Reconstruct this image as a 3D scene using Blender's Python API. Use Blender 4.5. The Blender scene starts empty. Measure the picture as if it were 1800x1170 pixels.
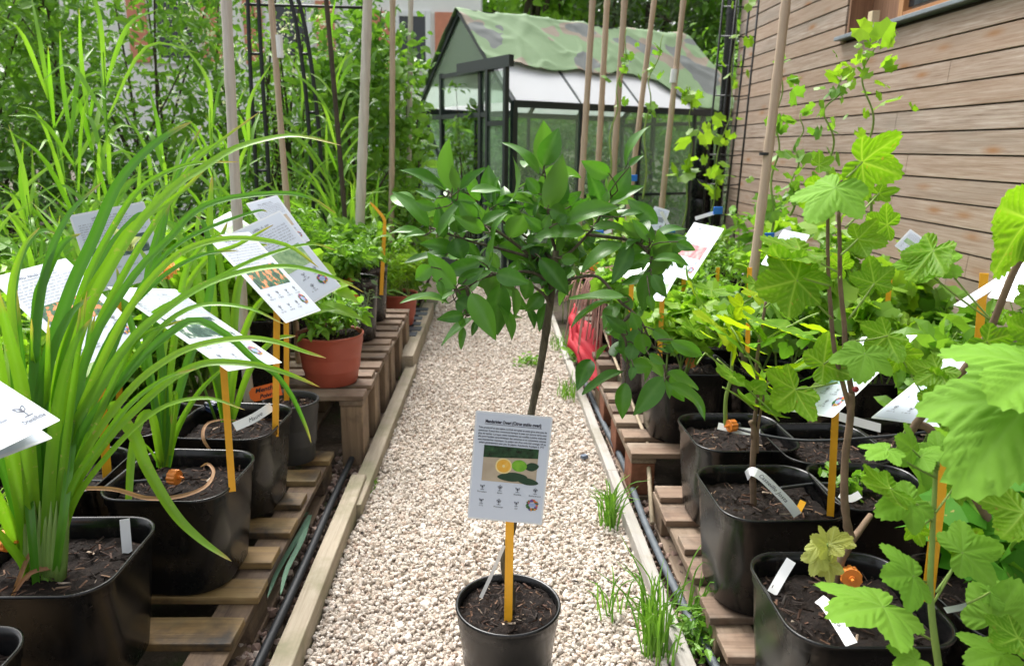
import bpy, math, random
import numpy as np
from mathutils import Matrix, Vector, noise as mnoise
R_ = math.radians
rng = np.random.default_rng(7)
random.seed(7)
SC = bpy.context.scene
COL = SC.collection

# ------------------------------------------------------------ camera
PW, PH, FPX = 1800.0, 1170.0, 1300.0
PITCH, YAW, ROLL = R_(14.1), R_(-1.55), R_(0.8)
CAMP = np.array([0.0, 0.0, 1.31])
cam_d = bpy.data.cameras.new("camera")
cam_d.sensor_width = 36.0
cam_d.lens = 26.0
cam_d.clip_start, cam_d.clip_end = 0.02, 500.0
cam = bpy.data.objects.new("camera", cam_d)
COL.objects.link(cam)
cam.matrix_world = (Matrix.Translation(CAMP) @ Matrix.Rotation(YAW, 4, 'Z')
                    @ Matrix.Rotation(math.pi / 2 - PITCH, 4, 'X') @ Matrix.Rotation(ROLL, 4, 'Z'))
cam_d.dof.use_dof = True
cam_d.dof.focus_distance = 1.8
cam_d.dof.aperture_fstop = 5.0
SC.camera = cam
RM = np.array(cam.matrix_world.to_3x3())

# ------------------------------------------------------------ sky, sun, exposure (bright overcast)
SUN_EL, SUN_AZ = R_(58), R_(-25)
world = bpy.data.worlds.new("World")
SC.world = world
world.use_nodes = True
wn = world.node_tree
bg = wn.nodes["Background"]
sky = wn.nodes.new("ShaderNodeTexSky")
sky.sky_type = 'NISHITA'
sky.sun_disc = False
sky.sun_elevation = SUN_EL
sky.sun_rotation = SUN_AZ
sky.dust_density = 6.0
sky.air_density = 1.0
hs = wn.nodes.new("ShaderNodeHueSaturation")
hs.inputs["Saturation"].default_value = 0.22
wn.links.new(sky.outputs[0], hs.inputs["Color"])
wn.links.new(hs.outputs[0], bg.inputs["Color"])
bg.inputs["Strength"].default_value = 0.15
sun_d = bpy.data.lights.new("sun", 'SUN')
sun_d.energy = 1.25
sun_d.angle = R_(22)
sun_d.color = (1.0, 0.96, 0.9)
sun = bpy.data.objects.new("sun", sun_d)
COL.objects.link(sun)
sun.rotation_euler = Vector((math.sin(SUN_AZ) * math.cos(SUN_EL), math.cos(SUN_AZ) * math.cos(SUN_EL),
                             math.sin(SUN_EL))).to_track_quat('Z', 'Y').to_euler()
SC.view_settings.view_transform = 'Standard'
SC.view_settings.look = 'None'
SC.view_settings.exposure = 1.38
SC.view_settings.gamma = 1.0
SC.view_settings.use_curve_mapping = False
SC.cycles.max_bounces = 8
SC.cycles.transparent_max_bounces = 12
SC.cycles.use_denoising = True

# ------------------------------------------------------------ pixel -> place
def ray(px, py):
    return RM @ np.array([(px - PW / 2) / FPX, (PH / 2 - py) / FPX, -1.0])
def PZ(px, py, z):
    d = ray(px, py); return CAMP + d * ((z - CAMP[2]) / d[2])
def PY(px, py, y):
    d = ray(px, py); return CAMP + d * (y / d[1])
def PX(px, py, x):
    d = ray(px, py); return CAMP + d * (x / d[0])
def V(*a): return np.array(a, float)
def nrm(v):
    v = np.asarray(v, float); return v / max(1e-9, np.linalg.norm(v))

# ------------------------------------------------------------ mesh buffer
class MB:
    def __init__(s):
        s.v, s.q, s.t, s.uv, s.vein, s.n = [], [], [], [], [], 0
    def add(s, v, quads=None, tris=None, uv=None, vein=None):
        v = np.asarray(v, float).reshape(-1, 3)
        if quads is not None and len(quads): s.q.append(np.asarray(quads, int) + s.n)
        if tris is not None and len(tris): s.t.append(np.asarray(tris, int) + s.n)
        s.v.append(v)
        s.uv.append(np.zeros((len(v), 2)) if uv is None else np.asarray(uv, float))
        s.vein.append(np.zeros(len(v)) if vein is None else np.asarray(vein, float))
        s.n += len(v)
        return s
    def box(s, c, size, rz=0.0, rot=None):
        h = np.array(size) / 2.0
        p = np.array([[x, y, z] for x in (-1, 1) for y in (-1, 1) for z in (-1, 1)]) * h
        if rot is None:
            cz, sz = math.cos(rz), math.sin(rz)
            rot = np.array([[cz, -sz, 0], [sz, cz, 0], [0, 0, 1]])
        p = p @ np.asarray(rot).T + np.array(c)
        s.add(p, [[0, 1, 3, 2], [4, 6, 7, 5], [0, 4, 5, 1], [2, 3, 7, 6], [0, 2, 6, 4], [1, 5, 7, 3]])
        return s
    def bar(s, a, b, w, d, up=(0, 0, 1)):
        a, b = np.array(a, float), np.array(b, float)
        y = b - a; L = np.linalg.norm(y); y = y / L
        x = nrm(np.cross(y, up)); z = np.cross(x, y)
        return s.box((a + b) / 2, (w, L, d), rot=np.stack([x, y, z], 1))
    def tube(s, pts, rad, n=8, cap=True):
        pts = np.asarray(pts, float); m = len(pts)
        rad = np.broadcast_to(np.asarray(rad, float), (m,))
        tg = np.gradient(pts, axis=0); tg /= np.linalg.norm(tg, axis=1)[:, None] + 1e-12
        ref = V(1, 0, 0) if abs(tg[0][0]) < .8 else V(0, 1, 0)
        u = nrm(np.cross(tg[0], ref)); vs = []
        ang = np.linspace(0, 2 * math.pi, n, endpoint=False)
        for i in range(m):
            u = nrm(u - tg[i] * np.dot(u, tg[i])); w = np.cross(tg[i], u)
            vs.append(pts[i] + rad[i] * (np.cos(ang)[:, None] * u + np.sin(ang)[:, None] * w))
        vs = np.concatenate(vs); q = []
        for i in range(m - 1):
            for j in range(n):
                k = (j + 1) % n
                q.append([i * n + j, i * n + k, (i + 1) * n + k, (i + 1) * n + j])
        tr = []
        if cap:
            vs = np.concatenate([vs, pts[:1], pts[-1:]])
            for j in range(n):
                k = (j + 1) % n
                tr.append([m * n, k, j]); tr.append([m * n + 1, (m - 1) * n + j, (m - 1) * n + k])
        return s.add(vs, q, tr)
    def loft(s, rings, close=True):
        rings = [np.asarray(r, float) for r in rings]; n = len(rings[0]); q = []
        for i in range(len(rings) - 1):
            for j in range(n if close else n - 1):
                k = (j + 1) % n
                q.append([i * n + j, i * n + k, (i + 1) * n + k, (i + 1) * n + j])
        return s.add(np.concatenate(rings), q)
    def inst(s, T, pos, X, Y, Z, uv=None):
        """copies of a template (verts, quads, tris, uv) in frames X,Y,Z at pos"""
        tv, tq, tt = T[0], T[1], T[2]; tu = T[3] if len(T) > 3 else None
        N, m = len(pos), len(tv)
        vv = (pos[:, None, :] + tv[None, :, 0:1] * X[:, None, :] + tv[None, :, 1:2] * Y[:, None, :]
              + tv[None, :, 2:3] * Z[:, None, :]).reshape(-1, 3)
        off = (np.arange(N) * m)[:, None, None]
        q = (np.asarray(tq)[None] + off).reshape(-1, 4) if len(tq) else None
        t = (np.asarray(tt)[None] + off).reshape(-1, 3) if len(tt) else None
        u = np.tile(tu, (N, 1)) if tu is not None else None
        return s.add(vv, q, t, uv=u)
    def mesh(s, name, off=(0, 0, 0), smooth=False):
        me = bpy.data.meshes.new(name)
        v = np.concatenate(s.v) - np.asarray(off, float)
        q = np.concatenate(s.q) if s.q else np.zeros((0, 4), int)
        t = np.concatenate(s.t) if s.t else np.zeros((0, 3), int)
        me.vertices.add(len(v)); me.vertices.foreach_set("co", v.astype(np.float32).ravel())
        li = np.concatenate([q.ravel(), t.ravel()]).astype(np.int32)
        me.loops.add(len(li)); me.loops.foreach_set("vertex_index", li)
        nq, nt = len(q), len(t)
        me.polygons.add(nq + nt)
        st = np.concatenate([np.arange(nq) * 4, nq * 4 + np.arange(nt) * 3]).astype(np.int32)
        me.polygons.foreach_set("loop_start", st)
        me.polygons.foreach_set("use_smooth", np.full(nq + nt, smooth, bool))
        uvl = me.uv_layers.new(name="UVMap")
        uvl.data.foreach_set("uv", np.concatenate(s.uv)[li].astype(np.float32).ravel())
        ve = np.concatenate(s.vein)
        if ve.any():
            at = me.attributes.new("vein", 'FLOAT', 'POINT'); at.data.foreach_set("value", ve.astype(np.float32))
        me.update(calc_edges=True); me.validate()
        return me

ORIG = {}
def obj(name, mb, mat, parent=None, base=None, smooth=False, bevel=0.0):
    """one mesh object; vertices are given in world space"""
    off = ORIG[parent.name] if parent is not None else np.array(base if base is not None else (0, 0, 0), float)
    o = bpy.data.objects.new(name, mb.mesh(name, off, smooth))
    COL.objects.link(o)
    for m in (mat if isinstance(mat, (list, tuple)) else [mat]): o.data.materials.append(m)
    if parent is not None: o.parent = parent
    else: o.location = off
    ORIG[o.name] = off
    if bevel:
        b = o.modifiers.new("bevel", 'BEVEL'); b.width = bevel; b.segments = 2; b.limit_method = 'ANGLE'
    return o
def tag(o, label=None, cat=None, group=None, kind=None):
    if label: o["label"] = label
    if cat: o["category"] = cat
    if group: o["group"] = group
    if kind: o["kind"] = kind
    return o
def thing(name, base, label, cat, group=None):
    o = bpy.data.objects.new(name, None); COL.objects.link(o)
    o.empty_display_size = 0.05
    o.location = base; ORIG[o.name] = np.array(base, float)
    return tag(o, label, cat, group)
def copy_tree(o, loc=None, parent=None, rz=None):
    c = o.copy(); COL.objects.link(c)
    if parent is not None: c.parent = parent
    if loc is not None: c.location = loc
    if rz is not None: c.rotation_euler = (0, 0, rz)
    ORIG[c.name] = np.array(loc, float) if loc is not None else ORIG[parent.name]
    for ch in list(o.children): copy_tree(ch, None, c)
    return c

# ------------------------------------------------------------ materials
MATS = {}
class N:
    def __init__(s, name):
        s.m = bpy.data.materials.new(name); s.m.use_nodes = True; s.t = s.m.node_tree
        s.b = s.t.nodes["Principled BSDF"]; s.out = s.t.nodes["Material Output"]; MATS[name] = s.m
    def n(s, typ, **kw):
        x = s.t.nodes.new(typ)
        for k, v in kw.items(): setattr(x, k, v)
        return x
    def l(s, a, b): s.t.links.new(a, b)
    def inp(s, node, **kw):
        for k, v in kw.items():
            node.inputs[k.replace('_', ' ')].default_value = v
    def coord(s, scale=(1, 1, 1), which="Object"):
        tc = s.n("ShaderNodeTexCoord"); mp = s.n("ShaderNodeMapping")
        mp.inputs["Scale"].default_value = scale
        s.l(tc.outputs[which], mp.inputs[0]); return mp.outputs[0]
    def noise(s, vec, scale, detail=4, rough=.6):
        x = s.n("ShaderNodeTexNoise"); s.inp(x, Scale=scale, Detail=detail, Roughness=rough)
        if vec is not None: s.l(vec, x.inputs["Vector"])
        return x.outputs["Fac"]
    def ramp(s, fac, stops):
        r = s.n("ShaderNodeValToRGB"); e = r.color_ramp.elements
        while len(e) > 1: e.remove(e[-1])
        e[0].position, e[0].color = stops[0][0], (*stops[0][1], 1)
        for p, c in stops[1:]:
            k = e.new(p); k.color = (*c, 1)
        s.l(fac, r.inputs[0]); return r.outputs[0]
    def mix(s, fac, a, b, mode='MIX'):
        x = s.n("ShaderNodeMix", data_type='RGBA', blend_type=mode)
        for sock, val in ((x.inputs[0], fac), (x.inputs[6], a), (x.inputs[7], b)):
            if hasattr(val, "is_output"): s.l(val, sock)
            elif isinstance(val, (int, float)): sock.default_value = val
            else: sock.default_value = (*val, 1)
        return x.outputs[2]
    def math(s, op, a, b=0.0):
        x = s.n("ShaderNodeMath", operation=op)
        for sock, val in ((x.inputs[0], a), (x.inputs[1], b)):
            if hasattr(val, "is_output"): s.l(val, sock)
            else: sock.default_value = val
        return x.outputs[0]
    def bump(s, h, strength=.3, dist=.01):
        x = s.n("ShaderNodeBump"); s.inp(x, Strength=strength, Distance=dist)
        s.l(h, x.inputs["Height"]); s.l(x.outputs[0], s.b.inputs["Normal"]); return x
    def color(s, c):
        if hasattr(c, "is_output"): s.l(c, s.b.inputs["Base Color"])
        else: s.b.inputs["Base Color"].default_value = (*c, 1)
    def island(s):
        g = s.n("ShaderNodeNewGeometry"); return g.outputs["Random Per Island"]

def plain(name, c, rough=.6, spec=.5, var=0.0, metal=0.0, scale=8.0):
    s = N(name)
    if var:
        f = s.noise(s.coord(), scale, 5)
        s.color(s.ramp(f, [(.25, tuple(x * (1 - var) for x in c)), (.75, tuple(min(1, x * (1 + var)) for x in c))]))
    else: s.color(c)
    s.inp(s.b, Roughness=rough, Metallic=metal); s.b.inputs["Specular IOR Level"].default_value = spec
    return s.m

def leafmat(name, c1, c2, rough=.45, transl=.35, under=None, vein=None, tip=None, spec=.5, mott=.12, tcol=None, spots=None):
    """leaf: colour varies leaf by leaf, pale veins where the mesh marks them, light passes through"""
    s = N(name)
    col = s.mix(s.island(), c1, c2)
    nf = s.noise(s.coord(), 40, 3)
    col = s.mix(s.math('MULTIPLY', nf, mott * 2), col, tuple(x * .55 for x in c1))
    if spots:
        sf = s.noise(s.coord(), 75, 3, .5); big = s.noise(s.coord(), 9, 2, .5)
        col = s.mix(s.math('MULTIPLY', s.ramp(sf, [(.64, (0, 0, 0)), (.70, (.85, .85, .85))]), s.ramp(big, [(.45, (.15, .15, .15)), (.65, (1, 1, 1))])), col, spots)
    if tip:
        uv = s.n("ShaderNodeUVMap"); sp = s.n("ShaderNodeSeparateXYZ"); s.l(uv.outputs[0], sp.inputs[0])
        f = s.ramp(sp.outputs[1], [(.90, (0, 0, 0)), (.99, (1, 1, 1))])
        col = s.mix(f, col, tip)
    if vein:
        at = s.n("ShaderNodeAttribute", attribute_name="vein")
        col = s.mix(at.outputs["Fac"], col, vein)
    if under:
        g = s.n("ShaderNodeNewGeometry"); col = s.mix(g.outputs["Backfacing"], col, s.mix(s.math("MULTIPLY", at.outputs["Fac"], .22), under, vein) if vein else under)
    s.color(col)
    s.inp(s.b, Roughness=rough); s.b.inputs["Specular IOR Level"].default_value = spec
    s.bump(nf, .12, .004)
    tr = s.n("ShaderNodeBsdfTranslucent")
    tc = s.mix(1.0, col, tcol or (1.0, 1.0, .35), 'MULTIPLY')
    tb = s.mix(.5, tc, col, 'ADD'); s.l(tb, tr.inputs["Color"])
    mx = s.n("ShaderNodeMixShader"); mx.inputs[0].default_value = transl
    s.l(s.b.outputs[0], mx.inputs[1]); s.l(tr.outputs[0], mx.inputs[2]); s.l(mx.outputs[0], s.out.inputs[0])
    return s.m

def woodmat(name, ca, cb, dark, axis=0, rough=.75, knots=False, stain=None, worn=None, fine=60):
    s = N(name)
    sc = [14.0, 14.0, 14.0]; sc[axis] = .9
    oi = s.n("ShaderNodeObjectInfo")
    tc = s.n("ShaderNodeTexCoord"); ad = s.n("ShaderNodeVectorMath", operation='ADD')
    s.l(tc.outputs["Object"], ad.inputs[0])
    cr = s.n("ShaderNodeCombineXYZ")
    for k in range(3): s.l(s.math('MULTIPLY', oi.outputs["Random"], 7.3 + 3 * k), cr.inputs[k])
    s.l(cr.outputs[0], ad.inputs[1])
    mp = s.n("ShaderNodeMapping"); mp.inputs["Scale"].default_value = sc; s.l(ad.outputs[0], mp.inputs[0])
    f1 = s.noise(mp.outputs[0], 3.0, 6, .62)
    sc2 = [fine] * 3; sc2[axis] = 1.6
    mp2 = s.n("ShaderNodeMapping"); mp2.inputs["Scale"].default_value = sc2; s.l(ad.outputs[0], mp2.inputs[0])
    f2 = s.noise(mp2.outputs[0], 2.0, 4, .6)
    col = s.ramp(f1, [(.3, ca), (.7, cb)])
    col = s.mix(s.ramp(f2, [(.50, (0, 0, 0)), (.78, (.75, .75, .75))]), col, dark)
    col = s.mix(s.math('MULTIPLY', oi.outputs["Random"], .35), col, tuple(x * .6 for x in ca))
    if stain:
        f3 = s.noise(ad.outputs[0], 5.0, 5, .65)
        col = s.mix(s.ramp(f3, [(.48, (0, 0, 0)), (.66, (1, 1, 1))]), col, stain)
    if worn:
        f4 = s.noise(ad.outputs[0], 3.1, 4, .6)
        col = s.mix(s.ramp(f4, [(.5, (0, 0, 0)), (.7, (.8, .8, .8))]), col, worn)
    s.color(col); s.inp(s.b, Roughness=rough)
    s.bump(s.math('ADD', f1, s.math('MULTIPLY', f2, .8)), .45, .004)
    return s.m
# ============================================================ materials used all over
def potmat():
    s = N("black_plastic"); f = s.noise(s.coord(), 9, 5, .65); g = s.noise(s.coord((1, 1, .35)), 26, 4, .7)
    s.color(s.mix(s.ramp(g, [(.56, (0, 0, 0)), (.80, (.6, .6, .6))]), s.ramp(f, [(.3, (.0035, .0038, .0042)), (.7, (.008, .0082, .0088))]), (.045, .038, .032)))
    s.l(s.ramp(f, [(.3, (.17, .17, .17)), (.7, (.32, .32, .32))]), s.b.inputs["Roughness"]); s.b.inputs["Specular IOR Level"].default_value = .42
    s.bump(f, .06, .01); return s.m
M_pot = potmat()
M_pot_old = plain("scuffed_plastic", (.028, .029, .03), .5, .4, .35, scale=9)
M_terra = plain("terracotta_plastic", (.36, .075, .045), .5, .4, .12)
M_hose = plain("hose_rubber", (.02, .023, .027), .5, .5, .2)
M_hose_grey = plain("dusty_hose", (.09, .105, .12), .6, .4, .3, scale=20)
M_orange = plain("orange_plastic", (.72, .22, .03), .4, .5, .1)
M_blue = plain("blue_plastic", (.012, .16, .62), .45, .5, .1)
M_red = plain("red_fabric", (.42, .022, .035), .7, .3, .18, scale=5)
M_yel = plain("stake_yellow", (.88, .43, .02), .4, .5, .10, scale=14)
M_white = plain("white_label", (.78, .79, .80), .4, .5, .03)
M_ink = plain("ink", (.03, .03, .045), .7, .2)
M_inkgrey = plain("grey_ink", (.16, .17, .2), .7, .2)
M_black = plain("black_metal", (.012, .014, .016), .45, .5)
M_dkgreen = plain("greenhouse_frame", (.010, .022, .022), .4, .5)
M_grey = plain("zinc", (.22, .25, .28), .45, .5, .2)

def soilmat():
    s = N("potting_soil")
    v = s.coord()
    f = s.noise(v, 55, 6, .7)
    col = s.ramp(f, [(.32, (.005, .0035, .003)), (.55, (.014, .009, .007)), (.70, (.032, .020, .014)), (.82, (.09, .06, .04))])
    s.color(col); s.inp(s.b, Roughness=.9); s.b.inputs["Specular IOR Level"].default_value = .25
    s.bump(f, .8, .012); return s.m
M_soil = soilmat()
def chipmat():
    s = N("bark_chips")
    s.color(s.ramp(s.island(), [(0, (.010, .006, .004)), (.5, (.04, .022, .014)), (.75, (.10, .045, .026)), (.92, (.20, .12, .07)), (1, (.5, .42, .33))]))
    s.inp(s.b, Roughness=.85); return s.m
M_chip = chipmat()

# ============================================================ ground
def groundmat():
    s = N("earth")
    v = s.coord()
    f = s.noise(v, 2.2, 6, .65); g = s.noise(v, 40, 5, .7)
    col = s.ramp(f, [(.3, (.035, .026, .018)), (.5, (.075, .055, .038)), (.62, (.05, .065, .02)), (.8, (.06, .10, .02))])
    col = s.mix(s.ramp(g, [(.55, (0, 0, 0)), (.8, (.7, .7, .7))]), col, (.2, .16, .12))
    s.color(col); s.inp(s.b, Roughness=.95); s.bump(g, .7, .02); return s.m
mb = MB(); mb.add([[-150, -20, 0], [150, -20, 0], [150, 280, 0], [-150, 280, 0]], [[0, 1, 2, 3]])
ground = obj("ground", mb, groundmat()); tag(ground, kind="structure")

def gravelbed():
    s = N("gravel_bed")
    v = s.coord()
    vo = s.n("ShaderNodeTexVoronoi"); s.inp(vo, Scale=70); s.l(v, vo.inputs["Vector"])
    col = s.mix(s.ramp(vo.outputs["Color"], [(.2, (.36, .29, .23)), (.8, (.55, .47, .40))]), (.3, .24, .19), s.ramp(vo.outputs["Distance"], [(.2, (1, 1, 1)), (.6, (.4, .4, .4))]), 'MULTIPLY')
    s.color(s.mix(.35, s.ramp(vo.outputs["Distance"], [(.1, (.56, .49, .42)), (.55, (.36, .30, .24))]), (.52, .45, .385)))
    s.inp(s.b, Roughness=.9); s.bump(vo.outputs["Distance"], .9, .015).invert = True
    return s.m
mb = MB(); mb.add([[-.475, .3, .022], [.465, .3, .022], [.44, 10, .022], [-.46, 10, .022]], [[0, 1, 2, 3]])
path = obj("gravel_path", mb, gravelbed()); tag(path, kind="structure")

def ico(sub, jit, seed, sq=(1, 1, 1)):
    import bmesh
    bm = bmesh.new(); bmesh.ops.create_icosphere(bm, subdivisions=sub, radius=1)
    r = np.random.default_rng(seed); o = Vector(r.uniform(-50, 50, 3))
    vs = []
    for v in bm.verts:
        k = 1 + jit * mnoise.noise(v.co * 1.3 + o) + jit * .5 * mnoise.noise(v.co * 2.7 + o)
        vs.append([v.co.x * k * sq[0], v.co.y * k * sq[1], v.co.z * k * sq[2]])
    fs = [[v.index for v in f.verts] for f in bm.faces]; bm.free()
    return np.array(vs), [], fs
def rand_frames(n, r, tilt=math.pi):
    q = r.normal(size=(n, 4)); q /= np.linalg.norm(q, axis=1)[:, None]
    w, x, y, z = q.T
    X = np.stack([1 - 2 * (y * y + z * z), 2 * (x * y + z * w), 2 * (x * z - y * w)], 1)
    Y = np.stack([2 * (x * y - z * w), 1 - 2 * (x * x + z * z), 2 * (y * z + x * w)], 1)
    return X, Y, np.cross(X, Y)
def stones(mb, xr, yr, n, size, zbase, r, sub=2, heap=.006, mask=None):
    T = [ico(sub, .42, 100 + k, sq) for k, sq in enumerate([(1, .8, .6), (1, .65, .7), (.9, .9, .7), (1.2, .75, .6), (.8, 1, .55), (1, .9, .8)])]
    p = np.stack([r.uniform(*xr, n), r.uniform(*yr, n), np.zeros(n)], 1)
    if mask is not None: p = p[mask(p)]; n = len(p)
    p[:, 2] = zbase + r.uniform(-.2, 1.0, n) * heap
    k = r.integers(0, len(T), n); s = size * np.exp(r.normal(0, .32, n)) * .5
    X, Y, Z = rand_frames(n, r)
    # flat-ish side down: shrink the vertical extent a little
    for i, t in enumerate(T):
        m = k == i
        mb.inst(t, p[m], X[m] * s[m, None], Y[m] * s[m, None], Z[m] * s[m, None])
def stonemat():
    s = N("limestone_gravel")
    c = s.ramp(s.island(), [(0, (.34, .26, .20)), (.08, (.48, .42, .35)), (.5, (.585, .53, .47)), (.87, (.66, .62, .57)), (.96, (.54, .42, .34)), (1, (.26, .19, .15))])
    f = s.noise(s.coord(), 160, 3)
    s.color(s.mix(s.math('MULTIPLY', f, .35), c, (.5, .40, .32)))
    s.inp(s.b, Roughness=.85); s.b.inputs["Specular IOR Level"].default_value = .3; s.bump(f, .3, .003); return s.m
M_stone = stonemat()
mb = MB()
stones(mb, (-.475, .47), (1.5, 2.7), 13500, .0118, .0255, rng)
stones(mb, (-.475, .47), (2.7, 3.9), 10500, .0128, .0255, rng, sub=1)
stones(mb, (-.47, .46), (3.9, 5.6), 9500, .0145, .0245, rng, sub=1)
stones(mb, (-.46, .45), (5.6, 9.0), 5500, .024, .026, rng, sub=1)
gv = obj("gravel", mb, M_stone); tag(gv, kind="stuff")
# loose rubble in the strips between the path boards and the pallets
mb = MB()
stones(mb, (.50, .66), (1.5, 4.6), 1500, .019, .008, rng, sub=1, heap=.012)
stones(mb, (-.66, -.52), (1.4, 3.2), 700, .022, .008, rng, sub=1, heap=.012)
def rubblemat():
    s = N("rubble_stone")
    s.color(s.ramp(s.island(), [(0, (.05, .035, .028)), (.35, (.13, .09, .07)), (.7, (.30, .20, .16)), (1, (.5, .42, .36))]))
    s.inp(s.b, Roughness=.9); return s.m
rb = obj("rubble", mb, rubblemat()); tag(rb, kind="stuff")

# ============================================================ path boards
M_beam = woodmat("weathered_beam", (.30, .245, .175), (.42, .36, .27), (.17, .13, .09), axis=1, stain=(.22, .20, .12))
M_beam_g = woodmat("grey_board", (.34, .32, .29), (.46, .43, .39), (.2, .18, .16), axis=1, stain=(.27, .25, .2))
def beam(name, x0, x1, y0, y1, z0, z1, m, label, skew=0.0):
    mb = MB(); c = ((x0 + x1) / 2, (y0 + y1) / 2, (z0 + z1) / 2)
    n = 14; rings = []
    for i in range(n + 1):
        y = y0 + (y1 - y0) * i / n; w = .002 * mnoise.noise(Vector((y * 3, x0 * 9, 1)))
        dx = skew * (i / n - .5) + w
        rings.append([[x0 + dx, y, z0], [x1 + dx, y, z0], [x1 + dx, y, z1 + w], [x0 + dx, y, z1 + w * .5]])
    mb.loft(rings)
    k = len(rings) * 4
    mb.q.append(np.array([[3, 2, 1, 0], [k - 4, k - 3, k - 2, k - 1]]))
    o = obj(name, mb, m, base=(c[0], c[1], z0), bevel=.004)
    return tag(o, label, "edging board", "timber edging along the gravel path")
beam("edging_board", -.535, -.478, .8, 2.62, .0, .092, M_beam, "nearest timber edging board on the left of the gravel path, beside the black hose", skew=.0)
beam("edging_board", -.512, -.450, 2.40, 4.15, .0, .078, M_beam, "middle timber edging board on the left of the path, half behind the nearest board", skew=.02)
beam("edging_board", -.530, -.455, 4.10, 5.6, .0, .14, M_beam, "raised far timber edging board on the left, near the small terracotta pot")
beam("edging_board", .468, .508, 1.0, 2.70, .0, .075, M_beam_g, "nearest grey plank edging the right side of the path, among grass tufts", skew=-.02)
beam("edging_board", .452, .492, 2.72, 4.3, .0, .065, M_beam_g, "grey plank edging the right side of the path, level with the red bag", skew=-.02)
beam("edging_board", .440, .475, 4.33, 6.2, .0, .06, M_beam_g, "farthest grey plank edging the right side of the path")

def hose(pts, r, m, label, n=10, name="irrigation_hose"):
    mb = MB(); p = np.array(pts, float)
    t = np.linspace(0, len(p) - 1, len(p) * 8)
    q = np.stack([np.interp(t, range(len(p)), p[:, k]) for k in range(3)], 1)
    ker = np.ones(7) / 7
    for k in range(3):
        e = np.concatenate([np.repeat(q[:1, k], 3), q[:, k], np.repeat(q[-1:, k], 3)]); q[:, k] = np.convolve(e, ker, 'valid')
    mb.tube(q, r, n); return tag(obj(name, mb, m, base=p[0], smooth=True), label, "hose")
hose([(-.60, .9, .05), (-.578, 1.5, .055), (-.575, 2.0, .05), (-.578, 2.6, .06), (-.575, 3.2, .05), (-.57, 4.4, .05)], .0125, M_hose,
     "black irrigation hose lying between the left edging board and the pallets")
hose([(.60, 1.0, .02), (.578, 1.55, .035), (.545, 1.9, .05), (.532, 2.35, .05), (.55, 2.8, .045), (.53, 3.3, .04), (.52, 4.2, .03)], .0125, M_hose_grey,
     "dusty grey irrigation hose running behind the right path plank")

# ============================================================ timber clad house on the right
XW = 2.4
def cladmat():
    s = N("timber_cladding")
    tc = s.n("ShaderNodeTexCoord"); sp = s.n("ShaderNodeSeparateXYZ"); s.l(tc.outputs["Object"], sp.inputs[0])
    row = s.math('FLOOR', s.math('DIVIDE', s.math('ADD', sp.outputs[2], .0385), .1215))
    cb = s.n("ShaderNodeCombineXYZ"); s.l(s.math('MULTIPLY', row, 7.31), cb.inputs[0]); s.l(s.math('MULTIPLY', row, 3.77), cb.inputs[1])
    ad = s.n("ShaderNodeVectorMath", operation='ADD'); s.l(tc.outputs["Object"], ad.inputs[0]); s.l(cb.outputs[0], ad.inputs[1])
    def mp(sc):
        m = s.n("ShaderNodeMapping"); m.inputs["Scale"].default_value = sc; s.l(ad.outputs[0], m.inputs[0]); return m.outputs[0]
    grain = s.noise(mp((5, 1.1, 26)), 2.4, 7, .66); fine = s.noise(mp((8, 2.2, 120)), 2.0, 4, .6)
    big = s.noise(mp((1, .55, 4)), 1.3, 3, .5)
    col = s.ramp(grain, [(.30, (.23, .175, .135)), (.46, (.365, .29, .235)), (.6, (.445, .37, .31)), (.76, (.56, .485, .42))])
    col = s.mix(s.ramp(fine, [(.47, (0, 0, 0)), (.70, (.85, .85, .85))]), col, (.20, .125, .08))
    col = s.mix(s.ramp(big, [(.5, (0, 0, 0)), (.72, (.8, .8, .8))]), col, (.235, .20, .165))
    hue = s.n("ShaderNodeTexWhiteNoise", noise_dimensions='1D'); s.l(row, hue.inputs["W"])
    col = s.mix(s.math('MULTIPLY', hue.outputs["Value"], .45), col, (.36, .23, .145))
    vo = s.n("ShaderNodeTexVoronoi"); s.inp(vo, Scale=1.0, Randomness=1.0); s.l(mp((.01, 2.4, 8.2)), vo.inputs["Vector"])
    col = s.mix(s.ramp(vo.outputs["Distance"], [(.04, (.95, .95, .95)), (.09, (.7, .7, .7)), (.15, (.35, .35, .35)), (.26, (0, 0, 0))]), col, (.30, .15, .065))
    s.color(col); s.inp(s.b, Roughness=.8); s.b.inputs["Specular IOR Level"].default_value = .25
    s.bump(s.math('ADD', grain, s.math('MULTIPLY', fine, .7)), .35, .004); return s.m
M_clad = cladmat()
M_gap = plain("cladding_shadow_gap", (.07, .052, .04), .9)
house = thing("timber_clad_house", (XW, 4.5, 0), "house wall of pale brown horizontal timber boards with a window and a black downpipe", "house")
Y0, Y1, ZT = .2, 7.70, 4.4
WY0, WY1, WZ0, WZ1 = 2.9, 5.35, 2.085, 3.4          # window opening
mb = MB(); P = .1215; z = 1.3 - 10 * P
while z < ZT:
    a, b = max(z + .0035, .05), z + P - .0035
    rows = [(Y0, Y1)]
    if b > WZ0 - .03 and a < WZ1 + .02: rows = [(Y0, WY0 - .02), (WY1 + .02, Y1)]
    for y0, y1 in rows:
        # board joints at changing places
        cuts = [y0] + [c for c in [y0 + (hash((int(z * 100), k)) % 97) / 97 * 3.5 + k * 3.4 for k in range(3)] if y0 + .6 < c < y1 - .6] + [y1]
        for c0, c1 in zip(cuts[:-1], cuts[1:]):
            mb.box((XW + .012, (c0 + c1) / 2, (a + b) / 2), (.024, c1 - c0 - .002, b - a), rot=Matrix.Rotation(R_(2.0), 3, 'Y'))
    z += P
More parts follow.
